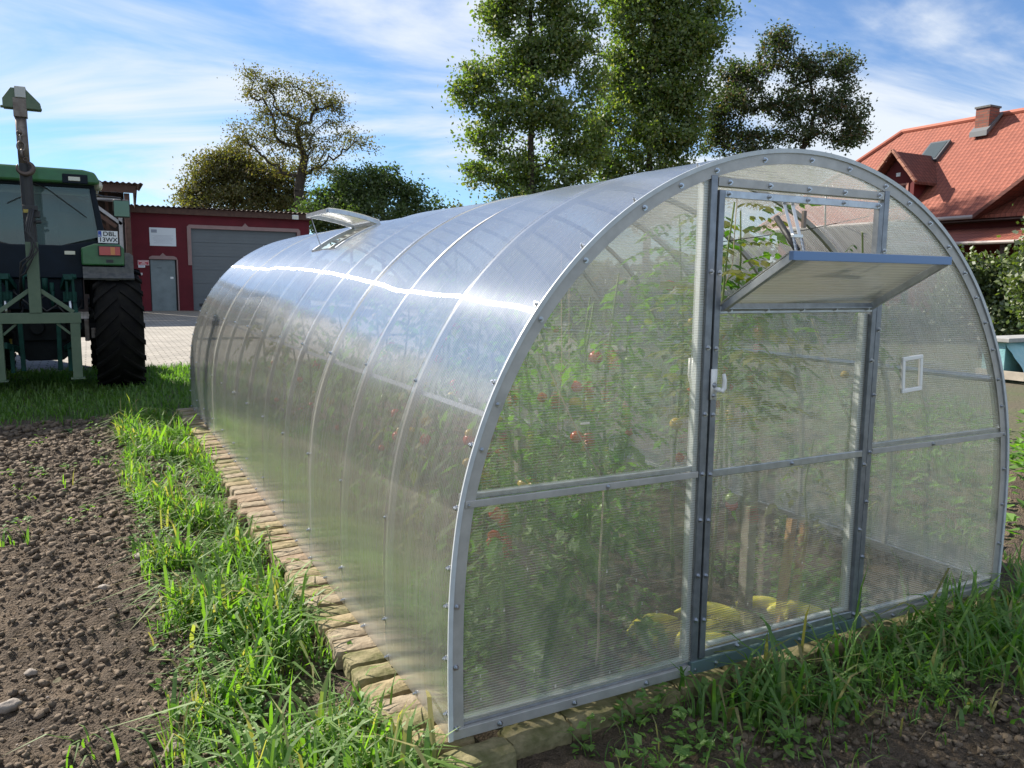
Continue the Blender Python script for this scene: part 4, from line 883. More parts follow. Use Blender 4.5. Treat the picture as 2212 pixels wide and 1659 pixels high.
for k_, (ax_, bx_, zz_) in enumerate(((-.30, .10, 1.38), (-.12, .30, 1.30), (.18, .50, 1.22), (-.45, -.20, 1.15))):
    MB().tube([(TX+ax_, 10.4, zz_), (TX+ax_+.03, 10.12, zz_-.10), (TX+(ax_+bx_)/2, 10.02, zz_-.26), (TX+bx_, 10.15, zz_-.12), (TX+bx_, 10.42, zz_-.02)], .013, 7).build('hose', m_black, TR, smooth=True)
b = MB(); b.tube([(TX+.72, 12.15, 1.2), (TX+.72, 12.15, 1.9)], .05, 10); b.box(TX+.60, TX+.80, 10.75, 11.3, 1.05, 1.45); b.build('tank', m_dark, TR, bevel=.02)
b = MB(); b.tube([(TX-.02, 11.35, 1.9), (TX-.02, 11.15, 2.12)], .02, 8); torus_pts = [(TX-.02+math.cos(R(a_))*.19, 11.12+math.sin(R(a_))*.05, 2.14+math.sin(R(a_))*.17) for a_ in range(0, 361, 20)]; b.tube(torus_pts, .014, 6, False); b.build('steering_wheel', m_black, TR, smooth=True)

# ------------------------------------------------------------------ lifting frame carried on the tractor
FY = 9.3; HX = -3.105
CR = empty('lifting_frame', (HX, FY, .22)); tag(CR, 'sage green lifting frame with tall mast, hydraulic cylinder and chain hook mounted behind the tractor', 'crane')
b = MB()
for s in (-1, 1):
    b.box(*sorted((HX+s*.365, HX+s*.475)), FY-.05, FY+.05, .22, .918); 
    b.bar((HX+s*.06, FY, 1.33), (HX+s*.41, FY, 1.055), .05, .05); b.bar((HX+s*.365, FY, .78), (HX+s*.22, FY, .915), .03, .03)
b.box(HX-.49, HX+.49, FY-.055, FY+.055, .92, 1.05); b.build('base_frame', m_sage, CR, bevel=.004)
for s in (-1, 1): MB().box(*sorted((HX+s*.34, HX+s*.50)), FY-.07, FY+.07, .205, .2195).build('foot_plate', m_sage, CR)
MB().box(HX-.066, HX+.066, FY-.066, FY+.066, 1.051, 1.92).build('mast', m_sage, CR, bevel=.004)
b = MB(); b.tube([(HX+.0, FY, 1.75), (HX-.015, FY, 2.86)], .068, 14); b.box(HX+.03, HX+.11, FY-.05, FY+.05, 2.22, 2.30); b.tube([(HX+.06, FY-.04, 2.16), (HX+.12, FY-.04, 2.17)], .022, 8); b.box(HX-.07, HX+.09, FY-.08, FY, 2.30, 2.36); b.build('cylinder', m_black, CR, smooth=False, bevel=.006)
MB().tube([(HX-.02, FY, 2.8), (HX-.03, FY, 3.5)], .062, 14).build('mast_tube', m_rust, CR, smooth=True)
MB().box(HX-.06, HX+.03, FY-.09, FY-.07, 2.27, 2.31).build('brass_fitting', mat('brass', (.30, .22, .06), .4, .7), CR)
hd = MB()
for yy in (-.05, .05):
    hd.prism([(HX-.20, 3.50), (HX-.20, 3.60), (HX-.11, 3.73), (HX+.04, 3.73), (HX+.19, 3.57), (HX+.19, 3.50)], 1, FY+yy-.006-.03, FY+yy+.006+.03 if yy > 0 else FY+yy-.0)
hd.tube([(HX-.23, FY, 3.515), (HX+.20, FY, 3.515)], .018, 8)
H = hd.build('head', m_sage, CR, bevel=.004)
MB().box(HX-.07, HX+.045, FY-.10, FY+.04, 3.62, 3.75).build('head_block', mat('bare_metal', (.42, .42, .40), .5, .4), H, bevel=.006)
MB().box(HX-.095, HX+.045, FY-.088, FY+.06, 3.40, 3.618).build('head_sleeve', m_rust, H, bevel=.004)
def torus(mb, c, r, tr, ax=0, sx=1, sz=1, a0=0, a1=360, n=18):
    pts = []
    for k in range(n+1):
        t = R(a0+(a1-a0)*k/n); u, w = math.cos(t)*r*sx, math.sin(t)*r*sz
        pts.append((c[0]+u, c[1], c[2]+w) if ax == 0 else (c[0], c[1]+u, c[2]+w))
    mb.tube(pts, tr, 8, cap=(a1-a0) < 360)
HY = FY-.11
ch = MB(); torus(ch, (HX-.04, HY, 3.20), .03, .012); torus(ch, (HX-.04, HY, 3.13), .03, .011, 1, 1, 1.5); torus(ch, (HX-.035, HY, 3.05), .036, .014, 0, 1.1, 1.5); torus(ch, (HX-.035, HY, 2.965), .03, .012, 1, 1, 1.4)
ch.tube([(HX-.04, HY+.06, 3.22), (HX-.04, HY-.02, 3.22)], .026, 10)
ch.build('chain', m_rust, CR, smooth=True)
hk = MB(); torus(hk, (HX+.0, HY, 2.90), .022, .011); pts = []; rd = []
for k in range(15):
    t = R(75-285*k/14); pts.append((HX-.01+math.cos(t)*.085, HY, 2.80+math.sin(t)*.075)); rd.append([.014, .018, .022, .026, .028, .03, .03, .03, .029, .027, .024, .020, .016, .012, .006][k])
hk.tube(pts, rd, 10); hk.build('hook', mat('hook_steel', (.10, .075, .065), .5, .5), CR, smooth=True)
hs = MB()
for k, (ox, oz) in enumerate(((0, 0), (.02, -.08), (-.02, .05))):
    hs.tube([(HX+.03+ox, FY-.10, 2.32), (HX-.03+ox, FY-.13, 2.05), (HX+.05+ox, FY-.14, 1.9+oz), (HX-.0+ox, FY-.14, 1.75), (HX-.10+ox, FY-.12, 1.62+oz), (HX-.14, FY-.05, 1.5), (HX-.16-ox, FY+.2, 1.2+oz)], .012, 7)
hs.build('hose', m_black, CR, smooth=True)

# ------------------------------------------------------------------ garage
GY = 31.0; GZ = pave_z(31.0); gx0, gx1, gzt = -1.22, 5.56, 3.93
m_red = mat('red_render', (.105, .008, .016), .85, var=.24, vscale=.9, bump=.004, bscale=60)
GA = empty('garage', (2.2, GY, GZ)); tag(GA, 'dark red rendered garage with grey sectional door, steel side door and corrugated roof edge', 'garage')
b = MB(); zt = gzt
d0, d1, dt = 1.02, 5.05, 3.36; m0, m1, mt_ = -.48, .47, 2.16
b.box(gx0, m0, GY, GY+.25, GZ, zt); b.box(m0, m1, GY, GY+.25, mt_, zt); b.box(m1, d0, GY, GY+.25, GZ, zt); b.box(d0, d1, GY, GY+.25, dt, zt); b.box(d1, gx1, GY, GY+.25, GZ, zt)
b.box(gx0, gx0+.25, GY+.25, GY+8, GZ, zt); b.box(gx1-.25, gx1, GY+.25, GY+8, GZ, zt); b.box(gx0, gx1, GY+8, GY+8.2, GZ, zt); b.build('wall', m_red, GA)
m_fas = mat('stained_timber', (.055, .028, .022), .8, col2=(.10, .055, .04), vscale=7)
b = MB(); b.box(gx0-.12, gx1+.10, GY-.16, GY-.12, 3.86, 4.09); b.box(gx1+.06, gx1+.10, GY-.12, GY+8.3, 3.86, 4.09); b.box(gx0, gx1, GY-.12, GY, 3.90, 3.93); b.build('fascia', m_fas, GA)
def corr(x0, x1, y0, y1, z, pitch=.18, amp=.022, dz=0, n=8):
    b = MB(); nx = int((x1-x0)/pitch*n)
    for i in range(nx+1):
        x = x0+(x1-x0)*i/nx; zz = amp*math.cos(2*math.pi*(x-x0)/pitch)
        b.v += [(x, y0, z+zz), (x, y1, z+zz+dz), (x, y0, z+zz+.012), (x, y1, z+zz+dz+.012)]
    for i in range(nx): q = i*4; b.f += [(q, q+1, q+5, q+4), (q+2, q+6, q+7, q+3), (q, q+4, q+6, q+2)]
    return b
m_corr = mat('corrugated_roof', (.12, .075, .062), .7, var=.25, vscale=4)
corr(gx0-.15, gx1+.15, GY-.26, GY+8.4, 4.115).build('roof', m_corr, GA)
m_gd = mat('garage_door', (.115, .135, .15), .5, var=.06, vscale=1.5); m_trim = mat('pink_trim', (.27, .185, .18), .8, var=.08, vscale=5)
b = MB(); ns = 6; hh = (dt-GZ)/ns
for k in range(ns): 
    b.box(d0, d1, GY+.10, GY+.13, GZ+k*hh+.012, GZ+(k+1)*hh-.004)
    for q in range(1, 4): b.box(d0, d1, GY+.094, GY+.0995, GZ+k*hh+q*hh/4-.004, GZ+k*hh+q*hh/4+.004)
b.box(d0, d1, GY+.125, GY+.145, GZ, dt)
GD = b.build('garage_door', m_gd, GA)
MB().box(d0+.22, d0+.44, GY+.085, GY+.0935, GZ+.16, GZ+.28).build('handle', m_black, GD, bevel=.02)
tw_ = .14
b = MB(); b.prism([(d0-tw_, 1.96), (d0, 1.96), (d0, dt), (d1, dt), (d1, 1.96), (d1+tw_, 1.96), (d1+tw_, dt+.06), (d1+.06, dt+tw_), ((d0+d1)/2+.12, dt+tw_), ((d0+d1)/2+.07, dt+tw_+.05), ((d0+d1)/2, dt+tw_+.13), ((d0+d1)/2-.07, dt+tw_+.05), ((d0+d1)/2-.12, dt+tw_), (d0-.06, dt+tw_), (d0-tw_, dt+.06)], 1, GY-.03, GY-.001)
b.build('door_surround', m_trim, GA)
m_sd = mat('steel_door', (.21, .265, .285), .55, col2=(.13, .17, .185), vscale=1.6)
SD = MB().box(m0+.03, m1-.06, GY+.06, GY+.10, GZ, mt_-.02).build('steel_door', m_sd, GA, bevel=.004)
b = MB(); b.box(m0, m1, GY+.12, GY+.14, GZ, mt_); b.build('door_back', m_black, GA)
MB().box(m1-.24, m1-.13, GY+.045, GY+.0595, GZ+1.22, GZ+1.30).build('handle', m_plate, SD)
b = MB(); b.box(m0+.25, m0+.42, GY+.055, GY+.0595, 1.83, 1.845); b.build('vent_slot', m_black, SD)
b = MB(); cm = (m0+m1)/2; b.prism([(m0-.02, mt_), (m1+.02, mt_), (m1+.01, mt_+.07), (m1-.10, mt_+.13), (cm+.11, mt_+.13), (cm, mt_+.24), (cm-.11, mt_+.13), (m0+.10, mt_+.13), (m0+.0, mt_+.08)], 1, GY-.03, GY-.001); b.box(m1-.005, m1+.04, GY-.03, GY-.001, GZ, mt_-.001); b.build('door_lintel', m_trim, GA)
b = MB(); b.box(4.83, 5.08, GY-.26, GY-.17, 3.86, 4.03); LA = b.build('floodlight', m_plate, GA, bevel=.01); MB().box(4.86, 5.05, GY-.266, GY-.261, 3.89, 4.0).build('glass', m_lamp, LA)
SB = empty('wall_sign', (.03, GY, 3.0)); tag(SB, 'white information board above the steel side door of the garage', 'sign')
SBp = MB().box(-.44, .48, GY-.02, GY-.001, 2.66, 3.34).build('board', mat('sign_white', (.62, .68, .74), .5), SB, bevel=.004)
m_gtext = mat('sign_grey', (.25, .29, .36), .6)
MB().box(-.38, -.18, GY-.024, GY-.0205, 3.15, 3.27).build('emblem', m_gtext, SB)
b = MB()
for k in range(7): 
    w_ = (.74, .6, .72, .7, .64, .5, .62)[k]; b.box(.02-w_/2, .02+w_/2, GY-.023, GY-.0205, 3.045-k*.046, 3.052-k*.046)
b.build('text_lines', m_gtext, SB)
RS = empty('warning_sign', (-.68, GY, 2.0)); tag(RS, 'small red warning sign with white text beside the steel side door', 'sign')
MB().box(-.88, -.50, GY-.018, GY-.001, 1.93, 2.11).build('board', mat('sign_rim', (.66, .60, .62), .5), RS)
MB().box(-.865, -.515, GY-.021, GY-.0185, 1.945, 2.095).build('face', mat('sign_red', (.45, .04, .07), .5), RS)
b = MB()
for (w_, z) in ((.30, 2.06), (.10, 2.02), (.20, 1.975)): b.box(-.69-w_/2, -.69+w_/2, GY-.024, GY-.0215, z-.010, z+.010)
b.build('text_lines', m_wtxt, RS)
BS = empty('notice', (-.75, GY, 1.88)); tag(BS, 'small white notice with blue writing just under the red warning sign', 'sign')
MB().box(-.87, -.64, GY-.018, GY-.001, 1.84, 1.925).build('board', m_plate, BS); MB().box(-.85, -.67, GY-.021, GY-.0185, 1.885, 1.905).build('text_lines', m_pblue, BS)
b = MB(); b.box(-.83, -.745, GY-.03, GY-.001, 1.56, 1.64); o = b.build('doorbell', m_plate, bevel=.005, org=(-.79, GY, 1.6)); o.location = (-.79, GY, 1.6); tag(o, 'small square white switch box on the red wall left of the steel door', 'switch')
MB().tube([(-.79, GY-.034, 1.6), (-.79, GY-.0305, 1.6)], .022, 12).build('button', m_black, o, org=(-.79, GY, 1.6))
# open timber shed
SH = empty('open_shed', (-2.2, 29.6, GZ)); tag(SH, 'open timber shed with corrugated roof between the tractor and the garage', 'shed')
b = MB(); b.box(-5.2, -.95, 28.6, 28.66, 4.35, 4.60); b.build('fascia', m_fas, SH)
corr(-5.3, -.72, 28.4, 30.95, 4.66).build('roof', m_corr, SH)
b = MB(); b.prism([(28.45, 4.62), (30.9, 4.62), (30.9, 4.2), (30.2, 3.95)], 0, -.94, -.90); b.build('barge_board', m_fas, SH)
for x in (-1.32, -3.2, -5.1): MB().box(x, x+.17, 28.7, 28.87, pave_z(28.7), 4.34).build('post', m_fas, SH)
m_wpost = mat('pale_post', (.42, .43, .45), .7, var=.15, vscale=6)
b = MB(); b.box(-1.52, -1.40, 28.95, 29.05, pave_z(29), 4.05); b.bar((-2.6, 29.0, 4.2), (-1.42, 29.0, 3.3), .10, .10); b.box(-2.9, -1.38, 28.95, 29.05, 4.07, 4.17); b.build('pale_brace', m_wpost, SH)
b = MB(); b.bar((-3.0, 28.9, 4.25), (-1.6, 28.9, 3.2), .12, .12); b.box(-1.9, -1.8, 29.6, 29.7, pave_z(29.6), 4.4); b.bar((-2.4, 29.7, 3.6), (-1.5, 29.7, 2.9), .1, .1); b.build('brace', m_fas, SH)
MB().box(-5.2, -1.25, 30.85, 30.94, GZ, 4.55).build('boards', mat('dark_boards', (.03, .022, .02), .9, var=.3, vscale=3), SH)

# unseen barn added left of the frame to shade lawn and far soil
BA = empty('shade_barn', (-12, 15, Z0)); tag(BA, 'dark timber barn added out of view left of the tractor to shade the lawn', 'barn')
MB().box(-18, -4.75, 11.9, 17.7, Z0, 3.8).build('wall', m_fas, BA)
b = MB(); b.prism([(11.7, 3.85), (14.8, 5.3), (17.9, 3.85), (17.9, 3.75), (11.7, 3.75)], 0, -18.2, -4.6); b.build('roof', m_corr, BA)

# ------------------------------------------------------------------ red roofed house
def w3(x, y, z): return (x-2.4831, y-2.2842, z+1.5199)      # from camera-relative survey to world
m_tile = mat('roof_tiles', (.36, .105, .065), .75)
def tilemat(M, axis, c1, c2):
    t = M.node_tree; N = t.nodes; L = t.links; b = N['Principled BSDF']; tc = nn(N, 'ShaderNodeTexCoord'); sp = nn(N, 'ShaderNodeSeparateXYZ'); L.new(tc.outputs['Object'], sp.inputs[0])
    cb = nn(N, 'ShaderNodeCombineXYZ'); zz = nn(N, 'ShaderNodeMath', operation='MULTIPLY'); L.new(sp.outputs[2], zz.inputs[0]); zz.inputs[1].default_value = 1.414
    L.new(sp.outputs[axis], cb.inputs[0]); L.new(zz.outputs[0], cb.inputs[1])
    br = nn(N, 'ShaderNodeTexBrick', i_Scale=1.0, i_Brick_Width=.18, i_Row_Height=.19, i_Mortar_Size=.010, i_Mortar_Smooth=.4); br.offset = 0; L.new(cb.outputs[0], br.inputs[0])
    br.inputs['Color1'].default_value = (*c1, 1); br.inputs['Color2'].default_value = (*c2, 1); br.inputs['Mortar'].default_value = (c2[0]*.45, c2[1]*.4, c2[2]*.4, 1); L.new(br.outputs[0], b.inputs['Base Color'])
    # real tile relief: saw in slope direction, round across
    sx_ = nn(N, 'ShaderNodeMath', operation='MULTIPLY'); L.new(sp.outputs[axis], sx_.inputs[0]); sx_.inputs[1].default_value = 2*math.pi/.18
    sn = nn(N, 'ShaderNodeMath', operation='COSINE'); L.new(sx_.outputs[0], sn.inputs[0])
    rw = nn(N, 'ShaderNodeMath', operation='DIVIDE'); L.new(zz.outputs[0], rw.inputs[0]); rw.inputs[1].default_value = .19
    fr = nn(N, 'ShaderNodeMath', operation='FRACT'); L.new(rw.outputs[0], fr.inputs[0])
    a = nn(N, 'ShaderNodeMath', operation='MULTIPLY_ADD'); L.new(fr.outputs[0], a.inputs[0]); a.inputs[1].default_value = -1.2; L.new(sn.outputs[0], a.inputs[2])
    bp = nn(N, 'ShaderNodeBump', i_Strength=1.0, i_Distance=.005); L.new(a.outputs[0], bp.inputs['Height']); L.new(bp.outputs[0], b.inputs['Normal'])
tilemat(m_tile, 1, (.30, .088, .052), (.245, .07, .042))
m_tile2 = mat('roof_tiles_cross', (.3, .09, .06), .75); tilemat(m_tile2, 0, (.34, .085, .05), (.27, .07, .045))
m_hwall = mat('house_wall_red', (.12, .016, .018), .85, var=.12, vscale=1)
m_wtrim = mat('gutter', (.40, .33, .30), .6); m_htrim = mat('house_trim', (.42, .20, .16), .8)
HO = empty('house', w3(31.3, 18, -1.6)); tag(HO, 'house with large red tiled hipped roof, chimney and dormer beyond the greenhouse', 'house')
ex, rx = 27.2, 31.3; ez, rz_ = 2.41, 6.5
def slab(poly, th=.12):
    b = MB(); n = len(poly); b.add([w3(*p) for p in poly]+[w3(p[0], p[1], p[2]-th) for p in poly], [tuple(range(n)), tuple(reversed(range(n, 2*n)))]+[(i, i+n, (i+1) % n+n, (i+1) % n) for i in range(n)]); return b
slab([(ex, 27.7, ez), (rx, 23.6, rz_), (rx, 7, rz_), (ex, 7, ez)]).build('roof', m_tile, HO)
slab([(ex, 27.7, ez), (35.4, 27.7, ez), (rx, 23.6, rz_)]).build('hip_roof', m_tile2, HO)
slab([(35.4, 27.7, ez), (35.4, 7, ez), (rx, 7, rz_), (rx, 23.6, rz_)]).build('roof', m_tile, HO)
b = MB(); 
for (p_, q_) in (((rx, 7, rz_), (rx, 23.6, rz_)), ((rx, 23.6, rz_), (ex, 27.7, ez))): b.tube([w3(p_[0], p_[1], p_[2]+.03), w3(q_[0], q_[1], q_[2]+.03)], .11, 8)
b.build('ridge_tiles', mat('ridge_tile', (.42, .13, .08), .75), HO)
x0, y0, z0_ = w3(27.95, 7, -1.75); x1, y1, z1 = w3(34.7, 27.1, 2.9); b = MB(); b.box(x0, x1, y0, y1, z0_, z1); b.build('wall', m_hwall, HO)
b = MB(); x, y0, z = w3(ex-.05, 17.3, ez-.05); b.tube([(x, y0, z), (x, y0+10.4, z)], .07, 8); b.build('gutter', m_wtrim, HO)
x0, y0, z0_ = w3(ex+.02, 7, ez-.15); b = MB(); b.box(x0, x0+.8, y0, y0+20.6, z0_-.05, z0_); b.build('soffit', m_fas, HO)
m_tile3 = mat('weathered_shaded_tiles', (.15, .05, .035), .8); tilemat(m_tile3, 0, (.16, .05, .035), (.11, .035, .025))  # weathered darker red, with shade on dormer and wing slopes put into the colour
# chimney
cx, cy, cz = w3(30.75, 19.55, 6.0); m_chb = mat('chimney_brick', (.30, .11, .07), .85)
def brickmat(M, c1, c2, mo, sc):
    t = M.node_tree; N = t.nodes; L = t.links; b = N['Principled BSDF']; tc = nn(N, 'ShaderNodeTexCoord'); sp = nn(N, 'ShaderNodeSeparateXYZ'); L.new(tc.outputs['Object'], sp.inputs[0])
    ad = nn(N, 'ShaderNodeMath', operation='ADD'); L.new(sp.outputs[0], ad.inputs[0]); L.new(sp.outputs[1], ad.inputs[1]); cb = nn(N, 'ShaderNodeCombineXYZ'); L.new(ad.outputs[0], cb.inputs[0]); L.new(sp.outputs[2], cb.inputs[1])
    br = nn(N, 'ShaderNodeTexBrick', i_Scale=sc, i_Brick_Width=.26, i_Row_Height=.085, i_Mortar_Size=.01); L.new(cb.outputs[0], br.inputs[0])
    br.inputs['Color1'].default_value = (*c1, 1); br.inputs['Color2'].default_value = (*c2, 1); br.inputs['Mortar'].default_value = (*mo, 1); L.new(br.outputs[0], b.inputs['Base Color'])
brickmat(m_chb, (.30, .10, .06), (.18, .055, .04), (.12, .085, .07), .8)
CH = MB().box(cx-.31, cx+.31, cy-.27, cy+.27, cz-.8, cz+.72).build('chimney', m_chb, HO)
b = MB(); b.box(cx-.35, cx+.35, cy-.31, cy+.31, cz+.72, cz+.79); b.build('cap', m_fend, CH)
b = MB(); b.prism([(cx-.5, cz-.35), (cx+.42, cz+.5), (cx+.42, cz+.60), (cx-.5, cz-.16)], 1, cy-.34, cy+.34); b.build('flashing', mat('lead', (.16, .17, .18), .6, .3), CH)
# skylight
b = MB(); p0 = Vector(w3(30.0, 21.1, 5.2)); n_ = Vector((-1, 0, 1)).normalized(); u_ = Vector((1, 0, 1)).normalized()
def oboard(b, c, lu, lv, th): 
    b.bar(c-u_*lu/2+n_*th/2, c+u_*lu/2+n_*th/2, lv, th, tuple(n_))
oboard(b, p0, 1.15, .85, .14); SK = b.build('skylight', mat('lead2', (.10, .11, .12), .5, .3), HO)
b = MB(); oboard(b, p0+n_*.142, .95, .68, .01); b.build('pane', mat('sky_pane', (.09, .11, .11), .12, .2), SK)
# dormer
dz, dyc, hw = 5.06, 20.98, 1.0
ra = 27.35; 
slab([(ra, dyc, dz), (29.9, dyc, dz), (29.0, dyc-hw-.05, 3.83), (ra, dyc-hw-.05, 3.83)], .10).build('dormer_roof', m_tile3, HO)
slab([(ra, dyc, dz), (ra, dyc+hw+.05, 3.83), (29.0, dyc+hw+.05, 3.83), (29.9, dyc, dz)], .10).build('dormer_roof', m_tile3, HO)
b = MB(); pl = [(dyc-.72, 2.9), (dyc+.72, 2.9), (dyc+.72, 4.05), (dyc, 4.90), (dyc-.72, 4.05)]; xa = w3(27.75, 0, 0)[0]
b.prism([(w3(0, p[0], 0)[1], w3(0, 0, p[1])[2]) for p in pl], 0, xa, xa+2.2); DM = b.build('dormer', m_hwall, HO)
b = MB(); yc = w3(0, dyc, 0)[1]; zc = w3(0, 0, 3.35)[2]
b.box(xa-.03, xa-.002, yc-.50, yc+.50, zc+.42, zc+.50); b.box(xa-.03, xa-.002, yc-.50, yc-.40, zc-.3, zc+.42); b.box(xa-.03, xa-.002, yc+.40, yc+.50, zc-.3, zc+.42); b.build('trim', m_htrim, DM)
DW = MB().box(xa-.02, xa-.004, yc-.36, yc+.36, zc-.25, zc+.38).build('window', m_fas, DM)
b = MB()
for a_, c_ in ((-.32, -.03), (.03, .32)): b.box(xa-.03, xa-.021, yc+a_, yc+c_, zc-.2, zc+.33)
b.build('pane', mat('win_pane', (.45, .50, .55), .1), DW)
MB().box(xa-.03, xa-.002, yc-.12, yc+.06, zc+.78, zc+.92).build('wall_lamp', m_plate, DM)
b = MB()
for s in (-1, 1): 
    p_ = Vector(w3(ra-.02, dyc, dz+.03)); q_ = Vector(w3(ra-.02, dyc+s*(hw+.08), 3.80)); 
    for k in range(7): a_ = p_.lerp(q_, k/7); c_ = p_.lerp(q_, (k+.96)/7); b.bar(a_+Vector((0, 0, .02*(k % 2))), c_+Vector((0, 0, .02)), .14, .09)
b.build('verge_tiles', mat('verge_tile', (.45, .20, .13), .75), HO)
# gabled wing on the near side
wy0, wyr, wz = 17.3, 12.8, 5.65
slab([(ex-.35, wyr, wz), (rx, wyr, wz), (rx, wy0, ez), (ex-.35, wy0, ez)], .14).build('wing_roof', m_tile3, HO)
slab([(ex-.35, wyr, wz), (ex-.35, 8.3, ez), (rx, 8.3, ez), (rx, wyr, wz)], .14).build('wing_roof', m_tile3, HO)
b = MB(); xg = w3(28.9, 0, 0)[0]; b.prism([(w3(0, p[0], 0)[1], w3(0, 0, p[1])[2]) for p in ((8.7, -1.75), (16.9, -1.75), (16.9, 2.45), (12.8, 5.4), (8.7, 2.45))], 0, xg-.3, xg+2); b.build('wing_wall', m_hwall, HO)
# lower porch roof
slab([(25.6, 19.5, 1.42), (27.6, 19.5, 1.98), (27.6, 7, 1.98), (25.6, 7, 1.42)], .08).build('porch_roof', m_tile, HO)
b = MB(); x, y0, z = w3(25.55, 7, 1.38); b.tube([(x, y0, z), (x, y0+12.5, z)], .06, 8); b.build('porch_gutter', m_wtrim, HO)
for yy in (18.9, 15.5, 12.0, 8.5): x, y, z = w3(25.8, yy, -1.7); MB().box(x-.08, x+.08, y-.08, y+.08, z, z+3.05).build('porch_post', m_fas, HO)

# ------------------------------------------------------------------ covered bed at the right
CF = empty('raised_bed', (12.6, 6.3, Z0)); tag(CF, 'raised bed covered with turquoise film, with grey rim and wooden boards below', 'raised bed')
b = MB(); b.box(11.3, 17.0, 5.4, 5.46, Z0+.02, Z0+.16); b.box(11.3, 11.36, 5.4, 6.3, Z0+.02, Z0+.16); b.build('boards', mat('bleached_boards', (.42, .37, .30), .8, var=.2, vscale=4), CF)
b = MB(); nx, ny = 60, 16; 
for j in range(ny+1):
    for i in range(nx+1):
        f = j/ny; x = 11.38+5.57*i/nx; y = 5.5+.35*f+.05*noise.noise(Vector((x*2, f*3, 0))); z = Z0+.12+.52*f+.03*noise.noise(Vector((x*3, f*4, 4))); b.v.append((x, y, z))
for j in range(ny):
    for i in range(nx): q = j*(nx+1)+i; b.f.append((q, q+1, q+nx+2, q+nx+1))
b.prism([(5.86, Z0+.64), (5.86, Z0+.1), (6.25, Z0+.1), (6.25, Z0+.64)], 0, 11.38, 16.95)
b.build('film_cover', mat('turquoise_film', (.20, .42, .45), .35, col2=(.34, .54, .56), vscale=3, bump=.03, bscale=5), CF, smooth=False)
b = MB(); b.box(11.3, 17.0, 5.76, 6.32, Z0+.645, Z0+.72); b.build('rim', mat('grey_rim', (.34, .34, .33), .7, var=.2, vscale=5), CF, bevel=.01)

